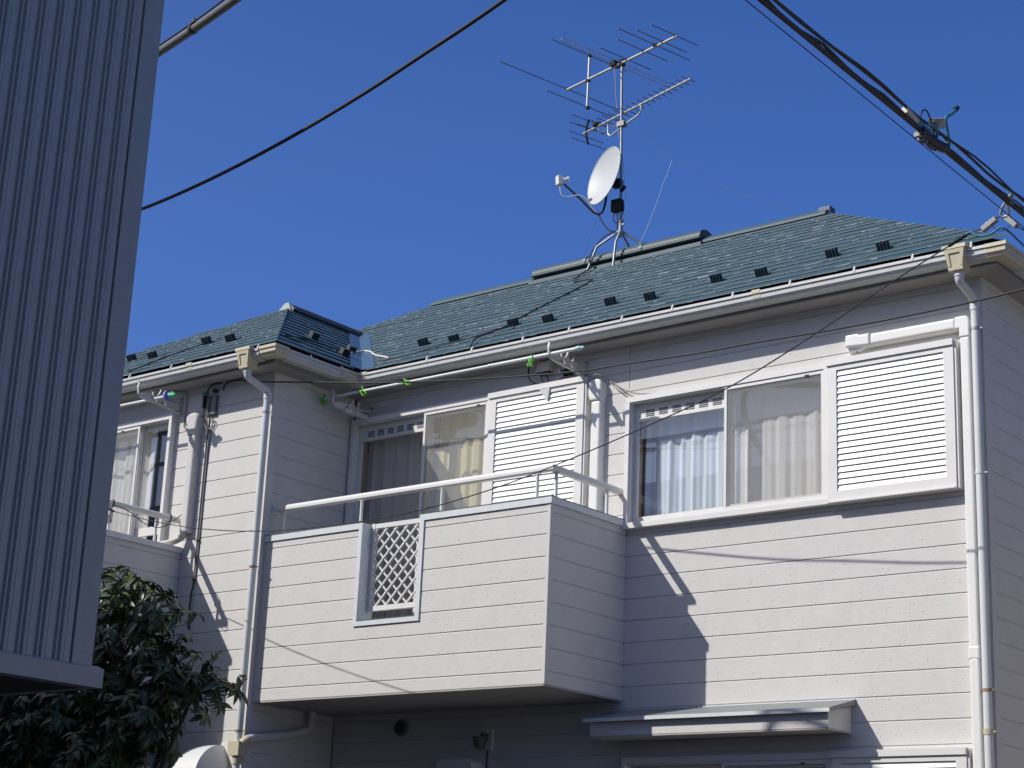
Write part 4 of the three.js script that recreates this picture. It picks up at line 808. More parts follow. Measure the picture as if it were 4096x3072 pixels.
// ---------- antenna mast and what it carries ----------
{
  const mx = -5.85, mz = -3.1, lean = (y) => mx + .03 - (y - 9.4) * .022;
  const t = thing('antenna_mast', 'grey antenna mast on a four-legged roof stand straddling the ridge', 'antenna mast', [mx, 9.05, mz]);
  mb().tube([[lean(9.40), 9.40, mz], [lean(11.64), 11.64, mz]], .017, 12).build('mast', M.galv, t);
  mb().tube([[lean(9.38), 9.36, mz], [lean(9.6), 9.58, mz]], .027, 12).tube([[lean(9.56), 9.55, mz], [lean(9.58), 9.575, mz]], .036, 12).box(lean(9.5) - .045, lean(9.5) + .045, 9.50, 9.52, mz - .01, mz + .01).build('collar', M.galv, t);
  const top = V(lean(9.44), 9.44, mz);
  for (const [x, z, k] of [[-6.19, -2.96, .55], [-5.79, -2.93, .55], [-5.56, -3.32, .5], [-5.86, -3.5, .5]]) {
    const f = V(x, RY - S * Math.abs(z - RZ) + .0, z), m = top.clone().lerp(f, .5).add(V((x - mx) * .22, .06, (z - mz) * .25));
    mb().tube([top, m, f], .0155, 10).tube([f, f.clone().add(V((x - mx) * .01, -.05, 0))], .022, 8).build('leg', M.galv, t);
  }
  mb().box(mx - .075, mx + .055, 9.675, 9.82, mz - .015, mz + .065).build('amplifier_box', M.black, t);
  mb().tube([[mx + .05, 9.80, mz + .04], [mx + .10, 9.74, mz + .05], [mx + .09, 9.62, mz + .05], [mx + .02, 9.56, mz + .03]], .007, 6, 16).tube([[mx - .04, 9.66, mz + .04], [mx - .05, 9.58, mz + .04], [mx - .01, 9.52, mz + .02]], .006, 6, 12).tube([[mx - .0, 9.66, mz + .04], [mx + .01, 9.56, mz + .04], [mx + .0, 9.45, mz + .03]], .007, 6, 12).build('amplifier_cable', M.cable, t);
  mb().tube([[-6.08, 9.68, -3.0], [-6.02, 9.55, -3.02], [-5.93, 9.44, -3.04], [-5.87, 9.43, -3.06], [-5.98, 9.38, -3.02], [-6.10, 9.25, -2.98], [-6.15, 9.1, -2.95], [-6.14, 9.03, -2.97]], .0075, 6, 40).build('feed_cable', M.cable, t);

  // VHF yagi
  const u = V(.977, 0, .21).normalize(), v = V(-.21, 0, .977).normalize(), yv = 11.593;
  const a = thing('vhf_antenna', 'large yagi antenna with long crossbars at the very top of the mast', 'antenna', [-5.87, yv, -3.1]);
  const c0 = V(-6.852, yv, -3.302), on = (s) => c0.clone().addScaledVector(u, s), len = 1.952;
  mb().tube([on(-.01), on(len + .01)], .0165, 12).build('boom', M.steel, a);
  const rod = (c, l0, l1, parent, r = .0058) => mb().tube([c.clone().addScaledVector(v, -l0), c.clone().addScaledVector(v, l1)], r, 6).build('element', M.rod, parent);
  const holder = (c, s = .02, parent = a) => mb().box(c.x - s, c.x + s, c.y - .005, c.y + .03, c.z - s, c.z + s).build('clamp', M.black, parent);
  const el = [[.0, 1.02, 1.07], [1.10, .39, .43], [1.40, .385, .43], [1.60, .56, .60], [1.72, .385, .42], [len - .02, .36, .39]];
  for (const [s, l0, l1] of el) { const c = on(s).add(V(0, .018, 0)); rod(c, l0, l1, a); holder(c.clone().add(V(0, -.016, 0)), s === 1.6 ? .028 : .016); }
  { // folded dipole and its junction box
    const c = on(.895).add(V(0, .025, 0)), P = (k, h) => c.clone().addScaledVector(v, k).addScaledVector(u, h * .5).add(V(0, h, 0));
    mb().tube([P(-.02, .0), P(-.83, .0), P(-.86, .012), P(-.862, .025), P(-.84, .04), P(.84, .04), P(.862, .025), P(.86, .012), P(.83, .0), P(.02, .0)], .0055, 8).build('folded_dipole', M.steel, a);
    mb().box(c.x - .05, c.x + .03, c.y - .03, c.y + .035, c.z - .05, c.z + .05).build('feed_box', M.black, a);
  }
  { // upright carrying the two reflectors
    const c = on(.40); mb().tube([V(c.x, 11.215, c.z), V(c.x + .012, 11.925, c.z)], .0155, 10).build('upright', M.steel, a); holder(c.clone().add(V(0, -.03, 0)), .022);
    for (const [y, l0, l1] of [[11.916, .61, .62], [11.223, .56, .66]]) { const q = V(c.x + .012, y, c.z + .0); rod(q, l0, l1, a); holder(q.clone().add(V(0, -.02, 0)), .018); }
  }
  mb().box(lean(11.6) - .03, lean(11.6) + .03, 11.56, 11.64, mz - .03, mz + .03).build('mast_clamp', M.black, a);
  mb().tube([[-5.98, 11.57, -3.10], [-5.95, 11.45, -3.08], [-5.925, 11.2, -3.07], [-5.90, 11.0, -3.07]], .0045, 6, 20).build('feed_cable', M.cableGray, a);

  // UHF yagi
  const yu = 10.948, w0 = V(-6.571, yu, -3.328), w = V(1.878, 0, .513), wl = w.length(); w.normalize();
  const vu = V(-w.z, 0, w.x), onU = (s) => w0.clone().addScaledVector(w, s);
  const h = thing('uhf_antenna', 'smaller yagi antenna with many short crossbars below the top one', 'antenna', [-5.85, yu, -3.1]);
  mb().tube([onU(-.02), onU(wl + .01)], .015, 12).build('boom', M.steel, h);
  const rodU = (c, l, r = .005) => mb().tube([c.clone().addScaledVector(vu, -l), c.clone().addScaledVector(vu, l)], r, 6).build('element', M.rod, h);
  for (let i = 0; i < 17; i++) rodU(onU(.32 + i * (wl - .36) / 16).add(V(0, .012, 0)), i < 3 ? .155 : i < 6 ? .135 : .105 + .0 * i);
  mb().tube([V(-6.49, 11.105, -3.305), V(-6.525, 11.02, -3.31), V(-6.53, 10.92, -3.312), V(-6.515, 10.84, -3.31), V(-6.485, 10.775, -3.30)], .014, 6, 12).build('reflector_plate', M.black, h);
  for (const [x, y] of [[-6.50, 11.09], [-6.525, 11.0], [-6.525, 10.88], [-6.49, 10.785]]) rodU(V(x, y, -3.305), .27);
  rodU(onU(.12).add(V(0, .02, 0)), .22);
  { const c = onU(.25); mb().ball([c.x, c.y + .03, c.z], .07, .035, .045, 12).build('feed_box', M.black, h); }
  mb().tube([V(-5.545, 10.955, -3.045), V(-5.535, 10.90, -3.05), V(-5.55, 10.86, -3.06), V(-5.61, 10.825, -3.07), V(-5.80, 10.79, -3.11), V(-6.04, 10.745, -3.19), V(-6.10, 10.755, -3.22), V(-6.14, 10.80, -3.235), V(-6.145, 10.935, -3.235)], .0125, 10, 50).build('support_arm', M.steel, h);
  mb().box(-5.90, -5.80, 10.765, 10.825, mz - .04, mz + .03).build('mast_clamp', M.rod, h);
  mb().tube([[-6.3, 10.93, -3.25], [-6.25, 10.82, -3.2], [-6.12, 10.84, -3.2], [-6.02, 10.83, -3.15], [-5.9, 10.78, -3.08], [-5.86, 10.6, -3.07]], .0035, 6, 24).build('feed_cable', M.cableGray, h);

  // dish
  const n = V(-.368, .172, .91).normalize(), c = V(-6.0, 10.13, -2.98), e1 = V(0, 1, 0).cross(n).normalize(), e2 = n.clone().cross(e1).normalize();
  const s = thing('satellite_dish', 'white oval satellite dish clamped to the mast above the ridge', 'satellite dish', [c.x, c.y, c.z]);
  {
    const b = mb(), NR = 7, NA = 40, ra = .335, rb = .365, P = (r, q, off) => c.clone().addScaledVector(e1, ra * r * Math.cos(q)).addScaledVector(e2, rb * r * Math.sin(q)).addScaledVector(n, (r * r - 1) * .075 + off);
    const N = (r, q) => n.clone().multiplyScalar(1).addScaledVector(e1, -2 * r * .075 / ra * Math.cos(q)).addScaledVector(e2, -2 * r * .075 / rb * Math.sin(q)).normalize();
    for (let i = 0; i < NR; i++) for (let k = 0; k < NA; k++) {
      const r0 = i / NR, r1 = (i + 1) / NR, q0 = k / NA * 6.283185, q1 = (k + 1) / NA * 6.283185;
      for (const [off, sg] of [[0, 1], [-.006, -1]]) { const m = (r, q) => N(r, q).multiplyScalar(sg); b.tri(P(r0, q0, off), P(r1, q0, off), P(r1, q1, off), m(r0, q0), m(r1, q0), m(r1, q1)); if (i) b.tri(P(r0, q0, off), P(r1, q1, off), P(r0, q1, off), m(r0, q0), m(r1, q1), m(r0, q1)); }
    }
    b.build('reflector', M.dish, s);
    const rim = []; for (let k = 0; k <= NA; k++) rim.push(P(1.0, k / NA * 6.283185, -.004)); mb().tube(rim, .0075, 6).build('rim', M.dish, s);
  }
  mb().tube([[-5.965, 9.87, -3.0], [-5.985, 9.76, -3.0], [-6.02, 9.68, -3.0], [-6.06, 9.665, -3.0], [-6.11, 9.68, -2.98], [-6.26, 9.86, -2.88], [-6.43, 10.05, -2.78]], .0135, 8, 30).build('feed_arm', M.black, s);
  mb().plate([[-.035, -.06], [.035, -.06], [.035, .06], [-.035, .06]], -.03, .06, .01, [], new THREE.Matrix4().makeBasis(V(.9, .1, .35).normalize(), V(-.1, .98, 0).normalize(), V(-.35, 0, .93).normalize()).setPosition(-6.49, 10.10, -2.76)).build('converter', M.white, s);
  mb().tube([[-6.45, 10.11, -2.78], [-6.405, 10.115, -2.81]], .02, 12).tube([[-6.41, 10.115, -2.805], [-6.385, 10.115, -2.82]], .032, 14).build('feed_horn', M.white, s);
  mb().tube([[-6.47, 10.03, -2.76], [-6.465, 9.96, -2.76], [-6.44, 9.90, -2.78], [-6.36, 9.89, -2.82], [-6.27, 9.90, -2.86], [-6.2, 9.86, -2.9], [-6.12, 9.72, -2.97], [-6.08, 9.66, -3.0]], .007, 6, 24).build('feed_cable', M.plasticCream, s);
  mb().box(-5.93, -5.82, 9.99, 10.08, mz - .03, mz + .06).tube([[-5.90, 10.04, mz + .01], [-5.955, 10.09, -3.10]], .03, 10).tube([[-5.83, 9.93, mz], [-5.77, 9.985, mz]], .02, 8).build('dish_mount', M.black, s);
  // guy wires
  const gw = (label, pts, r, m) => single(mb().tube(pts, r, 5), 'guy_wire', m, pts[0], label, 'guy wire');
  const wire = std(.10, .12, .16, .5), foil = std(.7, .7, .7, .3);
  gw('faint guy wire from the mast down to the right end of the ridge', [[-5.82, 10.80, -3.1], [-5.35, 10.36, -3.15], [-4.4, 9.66, -3.18], [-3.45, 9.13, -3.2]], .0016, wire);
  gw('faint guy wire from the mast to the slates in front of the ridge', [[-5.86, 10.7, -3.1], [-5.7, 9.9, -3.0], [-5.56, 9.08, -2.95]], .0014, wire);
  gw('faint guy wire left of the dish reaching down to the ridge', [[-6.10, 9.72, -3.05], [-6.28, 9.4, -3.1], [-6.43, 9.12, -3.15]], .0014, wire);
  gw('tattered bright foil strip hanging in the air right of the mast', [[-5.12, 10.15, -3.1], [-5.19, 9.98, -3.1], [-5.25, 9.86, -3.1], [-5.30, 9.72, -3.1], [-5.45, 9.38, -3.1], [-5.58, 9.17, -3.1]], .0022, foil);
}

// ---------- overhead cables ----------
const cableThing = (name, mat, pts, r, label, seg, smooth = 90, group) => single(mb().tube(pts, r, seg || 6, smooth), name, mat, pts[0], label, 'cable', group);
cableThing('service_cable', M.cable, [[-7.55, 6.66, B + .04], [-7.545, 6.705, B + .04], [-7.50, 6.735, B + .035], [-7.40, 6.738, B + .025], [-6.953, 6.653, 1.20], [-6.2, 6.52, 1.215], [-5.41, 6.39, 1.237], [-4.5, 6.252, 1.292], [-3.62, 6.136, 1.345], [-2.91, 6.064, 1.387], [-2.317, 6.027, 1.423], [-1.734, 6.000, 1.458], [-1.2, 5.978, 1.49], [-.414, 5.950, 1.537], [.256, 5.934, 1.577], [1.045, 5.946, 1.624], [3, 6.1, 1.75], [6, 6.5, 1.95]].map((q, i) => [q[0], q[1] + .004 * Math.sin(i * 2.7), q[2]]), .0078, 'black cable crossing in front of the whole facade just below the eaves', 8, 200);
{
  const t = thing('drop_wire', 'thin black wire slanting from the cable clamp at the right corner down across the balcony', 'cable', [1.42, 5.69, 3.33]);
  mb().tube([[-7.976, 5.287, 2.041], [-7.272, 5.099, 2.137], [-6.636, 4.956, 2.224], [-6.084, 4.858, 2.3], [-5.6, 4.79, 2.366], [-5.023, 4.734, 2.445], [-4.184, 4.687, 2.56], [-3.403, 4.683, 2.667], [-2.624, 4.733, 2.774], [-2.036, 4.805, 2.854], [-1.204, 4.935, 2.968], [-.422, 5.085, 3.075], [.186, 5.27, 3.159], [.958, 5.547, 3.264], [1.419, 5.693, 3.328]], .0044, 6, 140).build('wire', M.cable, t);
  mb().tube([[1.30, 5.655, 3.315], [1.42, 5.695, 3.33]], .011, 8).build('grip', M.black, t);
  mb().tube([[1.40, 5.69, 3.33], [1.47, 5.705, 3.33], [1.525, 5.71, 3.335]], .004, 6).build('wire', M.cable, t);
  mb().tube([[-7.976, 5.287, 2.041], [-8.0, 5.30, 2.05], [-8.035, 5.315, 2.07], [-8.055, 5.345, 2.08]], .010, 6).build('grip', M.black, t);
  const ring = []; for (let k = 0; k <= 24; k++) { const q = k / 24 * 6.283; ring.push([-7.985 + .035 * Math.cos(q), 5.235 + .062 * Math.sin(q), 2.06 + .02 * Math.cos(q)]); }
  mb().tube(ring, .0035, 5).build('loop', M.cable, t);
  mb().tube([[-8.03, 5.36, 2.02], [-7.99, 5.35, 1.96], [-7.96, 5.31, 1.85], [-7.97, 5.24, 1.65], [-7.985, 5.25, 1.45], [-8.0, 5.34, 1.30], [-7.97, 5.42, 1.22], [-7.96, 5.49, 1.19]], .0045, 6, 40).build('wire', M.cable, t);
  for (const z of [2.0, 1.279]) { const r = []; for (let k = 0; k <= 12; k++) { const q = k / 12 * 6.283; r.push([-8.065 + .036 * Math.cos(q), 5.384 + .036 * Math.sin(q), z + .01 * Math.cos(q)]); } mb().tube(r, .006, 6).build('tie', M.black, t); }
}
cableThing('overhead_cable', M.cable, [[-5.6, 6.98, 5.985], [-5.5, 6.86, 5.2], [-5.2, 6.70, 4.78], [-4.303, 6.551, 4.999], [-3.225, 6.44, 5.269], [-2.181, 6.385, 5.53], [-1.331, 6.378, 5.742], [-.756, 6.395, 5.886], [.063, 6.43, 6.091], [2, 6.6, 6.6]], .0125, 'single thick black cable sagging across the sky from the metal-clad wall', 8, 90);
{
  const t = thing('overhead_conduit', 'thick grey cable tube with a thin wire on top, highest at the upper left', 'cable', [-4.3, 7.82, 5]);
  mb().tube([[-5.5, 7.18, 5.985], [-5.45, 7.6, 5.3], [-5.1, 7.845, 4.8], [-4.32, 7.815, 4.995], [-3.68, 7.783, 5.154], [-3.11, 7.765, 5.298], [-1, 7.73, 5.82], [1, 7.75, 6.3]], .031, 14, 60).build('tube', std(.125, .12, .105, .55, { map: fineMottle }), t);
  mb().tube([[-5.5, 7.22, 5.985], [-5.43, 7.66, 5.3], [-5.08, 7.89, 4.81], [-4.32, 7.859, 5.01], [-3.68, 7.829, 5.17], [-3.11, 7.817, 5.315], [-1, 7.787, 5.84], [1, 7.807, 6.32]], .0075, 6, 60).build('carrier_wire', M.cable, t);
  mb().tube([[-3.715, 7.787, 5.147], [-3.68, 7.785, 5.156]],   .038, 14).box(-3.705, -3.685, 7.82, 7.87, 5.14, 5.165).build('band', M.cable, t);
}
{ // the bundle that runs along the lane on the right, x about 1.71
  const X = 1.711, wav = (y, a, f, dx, z0, z1, ph = 0) => { const q = []; for (let i = 0; i <= 70; i++) { const z = z0 + (z1 - z0) * i / 70; q.push([X + dx + a * Math.cos(z * f + ph), y(z) + a * Math.sin(z * f * 1.13 + ph), z]); } return q; };
  const lin = (ya, yb) => (z) => ya + (yb - ya) * (z - 3.15) / 3;
  cableThing('power_cable', M.cable, wav(lin(5.818, 5.893), .0, 1, 0, -6, 9), .0135, 'thickest black cable of the bundle at the upper right', 10, 0, null);
  cableThing('power_cable', M.cable, wav(lin(5.831, 5.907), .012, 9, .004, -6, 9, 1), .009, 'black cable twisted round the thickest one of the upper right bundle', 8, 0, null);
  cableThing('power_cable', M.cable, wav(lin(5.868, 5.908), .008, 7, -.01, -6, 9, 2), .005, 'middle black cable of the upper right bundle', 8, 0, null);
  cableThing('power_cable', M.cable, wav(lin(5.910, 5.952), .007, 6, 0, -6, 9, 0), .0082, 'uppermost wavy black cable of the upper right bundle', 8, 0, null);
  cableThing('power_cable', M.cable, wav(lin(5.920, 5.944), .010, 4.5, .006, -6, 9, 1.5), .006, 'thin black cable winding along the uppermost one at upper right', 8, 0, null);
  cableThing('power_cable', M.cable, wav(lin(5.735, 5.826), 0, 1, 0, -6, 9, 0), .003, 'thin straight wire hanging below the upper right bundle', 6, 0, null);
  const t = thing('cable_closure', 'tangle of splice tubes, clamps and loose wire loops on the upper right cables', 'cable splice', [X, 5.87, 4.45]);
  const tealM = M.tealCable, w = (pts, r, m, n = 'wire') => mb().tube(pts.map(([y, z, dx]) => [X + (dx || 0), y, z]), r, 8, 30).build(n, m, t);
  mb().tube([[X - .01, 5.912, 4.66], [X - .01, 5.885, 4.50]], .024, 12).build('splice_tube', std(.40, .39, .34, .5), t);
  mb().tube([[X - .01, 5.888, 4.53], [X, 5.862, 4.40]], .027, 12).build('splice_tube', tealM, t);
  mb().tube([[X, 5.955, 4.37], [X, 6.018, 4.22]], .017, 10).tube([[X + .02, 5.935, 4.34], [X + .02, 5.965, 4.26]], .016, 10).build('splice_tube', M.cableGray, t);
  w([[5.85, 4.50], [5.838, 4.40], [5.845, 4.28], [5.858, 4.20]], .030, M.cable, 'sleeve');
  w([[5.868, 4.23], [5.862, 4.19], [5.90, 4.15], [5.96, 4.165], [6.03, 4.185], [6.06, 4.17], [6.10, 4.11], [6.165, 4.035]], .0115, tealM, 'tail');
  mb().tube([[X, 6.145, 4.06], [X, 6.172, 4.03]], .0155, 8).build('tail_end', M.cable, t);
  w([[5.92, 4.50], [5.985, 4.46], [6.0, 4.42], [5.975, 4.38], [5.935, 4.36]], .0045, M.cable);
  w([[5.81, 4.47], [5.795, 4.43], [5.79, 4.37], [5.80, 4.32]], .005, M.cable);
  w([[5.86, 4.36], [5.90, 4.30], [5.92, 4.22], [5.89, 4.15], [5.86, 4.18]], .0045, M.cable);
  w([[5.95, 4.33], [5.93, 4.25], [5.91, 4.17]], .0045, M.cableGray); w([[5.90, 4.44, .02], [5.91, 4.38, .03], [5.88, 4.33, .02]], .009, tealM);
  for (const [y, z] of [[5.812, 4.53], [5.805, 4.49], [5.80, 4.46], [5.87, 4.42], [5.885, 4.37], [5.86, 4.34], [5.875, 4.20]]) mb().box(X - .016, X + .016, y - .012, y + .012, z - .014, z + .014).tube([[X - .02, y, z], [X + .024, y + .01, z]], .008, 6).build('clamp', M.rod, t);
  const g = thing('strain_hook', 'grey metal hook and shackle hanging from the bundle above the right eave', 'hook', [X, 5.83, 3.37]);
  mb().box(X - .018, X + .018, 5.818, 5.858, 3.345, 3.395).tube([[X - .03, 5.86, 3.37], [X + .03, 5.866, 3.37]], .012, 8).build('clamp', std(.2, .2, .2, .5), g);
  mb().tube([[X - .02, 5.84, 3.36], [X - .055, 5.80, 3.35], [X - .065, 5.765, 3.34], [X - .045, 5.755, 3.335], [X - .015, 5.765, 3.34], [X - .012, 5.80, 3.36], [X - .005, 5.835, 3.37]], .0085, 8, 30).build('shackle', M.galv, g);
  const rg = []; for (let k = 0; k <= 20; k++) { const q = k / 20 * 6.283; rg.push([X - .058 + .055 * Math.cos(q), 5.715 + .045 * Math.sin(q) * 1.05, 3.34]); } mb().tube(rg, .0028, 5).build('wire_ring', M.cable, g);
  mb().tube([[X - .06, 5.77, 3.34], [X - .10, 5.757, 3.335]], .005, 6).build('eye', M.cable, g);
  const gA = thing('cable_grip', 'longer grey wedge clamp left of the hook over the right eave', 'cable clamp', [1.565, 5.73, 3.33]);
  const gripBox = (p, q, h, wd, parent) => { const a = V(...p), b = V(...q), d = b.clone().sub(a), L = d.length(), ang = Math.atan2(d.y, d.x); mb().plate([[0, -h], [L, -h], [L, h], [0, h]], -wd, wd * 2, .004, [], new THREE.Matrix4().makeRotationZ(ang).setPosition(...p)).build('body', std(.27, .26, .27, .5), parent); };
  gripBox([1.522, 5.704, 3.33], [1.612, 5.757, 3.33], .0165, .016, gA);
  mb().tube([[1.548, 5.738, 3.335], [1.56, 5.743, 3.335]], .008, 6).build('screw', M.galv, gA);
  const gB = thing('cable_grip', 'shorter grey wedge clamp right of the hook over the right eave', 'cable clamp', [1.71, 5.72, 3.33]);
  gripBox([1.675, 5.748, 3.33], [1.737, 5.683, 3.33], .0165, .016, gB);
  mb().tube([[1.67, 5.755, 3.34], [1.685, 5.752, 3.34]], .012, 6).build('screw', M.galv, gB);
  cableThing('teal_cable', M.tealCable, [[1.42, 5.695, 3.34], [1.453, 5.702, 3.34], [1.475, 5.682, 3.34], [1.505, 5.668, 3.34], [1.56, 5.664, 3.34], [1.60, 5.672, 3.34], [1.635, 5.69, 3.34], [1.662, 5.682, 3.33], [1.685, 5.65, 3.2], [1.70, 5.60, 3.0], [1.75, 5.4, 2.4]], .0065, 'teal insulated cable curling below the grey clamps at the right corner', 8, 60);
  cableThing('teal_cable', M.tealCable, [[1.735, 5.685, 3.33], [1.765, 5.663, 3.32], [1.83, 5.62, 3.28], [2.2, 5.4, 3.0], [4, 5.2, 2.4]], .006, 'teal insulated cable leaving the shorter clamp to the right', 8, 40);
}

// ---------- the metal-clad building on the left ----------
{
  const X = -3.0, Z = 6.0, y0 = 2.985, y1 = 7.6;
  const t = thing('metal_clad_building', 'tall shaded building clad in blue-grey ribbed metal, filling the left edge', 'building', [X, 0, Z]);
  mb().box(-4.9, X - .03, y0 - .1, y1, Z + .03, 15).build('wall', M.cladding, t);
  mb().box(-18, -4.9002, y0 - .1, 7.25, Z + .03, 15).build('wall', M.cladding, t);
  mb().box(-18, -9.5, 0, y0 - .101, Z + 1.2, 15).box(-9.4, X - .6, 0, y0 - .101, 12.5, 15).build('lower_wall', M.concrete, t);
  mb().box(-4.95, X + .04, y1 + .0003, y1 + .10, Z - .04, 15.1).build('roof_edge', M.claddingTrim, t);
  mb().prism('y', [[X - .029, Z - .012], [X + .012, Z - .012], [X + .012, Z + .135], [X - .029, Z + .135]], y0 + .003, y1).build('corner_trim', M.claddingTrim, t);
  mb().box(-4.9, X - .0295, y0 + .003, y1, Z - .011, Z + .0295).build('end_cladding', M.cladding, t);
  mb().box(-18, -4.9003, y0 + .003, 7.25, Z - .011, Z + .0295).build('end_cladding', M.cladding, t);
  mb().box(-18, X + .065, y0 - .112, y0, Z - .065, Z + .0).box(X - .05, X + .065, y0 - .112, y0, Z + .0004, 15).prism('z', [[X - .05, y0 + .0003], [X + .0645, y0 + .0003], [X + .02, y0 + .018], [X - .05, y0 + .018]], Z - .06, 15).build('base_flashing', M.claddingTrim, t);
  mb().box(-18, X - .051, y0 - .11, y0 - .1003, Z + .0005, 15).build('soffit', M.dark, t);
  const P = .1325;
  for (let i = 0; i < 18; i++) {                                               // ribbed panels, one per rib
    const z = Z + .1365 + i * P, o = [[X - .028, 0], [X - .020, .0], [X - .020, .010], [X + .006, .015], [X + .006, .056], [X + .002, .060], [X + .006, .064], [X + .006, .082], [X - .016, .090], [X - .016, .099], [X + .001, .104], [X + .001, .114], [X - .018, .121], [X - .018, P - .0008], [X - .028, P - .0008]];
    mb().prism('y', o.map(([x, d]) => [x, z + d]), y0 + .019, y1).build('cladding_panel', M.cladding, t);
  }
  const railing = (label, ra, rb, top, low, step) => {                         // railings on its flat roof
    const rz = Z + .25, f = 7.25, rail = thing('roof_railing', label, 'railing', [(ra + rb) / 2, f, rz]);
    mb().box(ra, rb, top - .055, top, rz - .03, rz + .03).build('top_rail', M.beigeMetal, rail);
    mb().box(ra, rb, low - .05, low, rz - .025, rz + .025).build('lower_rail', M.beigeMetal, rail);
    for (let x = ra + .02; x <= rb; x += step) mb().box(x - .02, x + .02, f + .0005, top - .0553, rz - .02, rz + .02).build('bar', M.beigeMetal, rail);
  };
  railing('taller beige bar railing at the far end of the metal-clad building roof', -17.5, -11.6, 8.47, 7.99, .295);
  railing('low beige bar railing on the metal-clad building roof nearest the lane', -8.9, -4.96, 7.93, 7.80, .24);
}

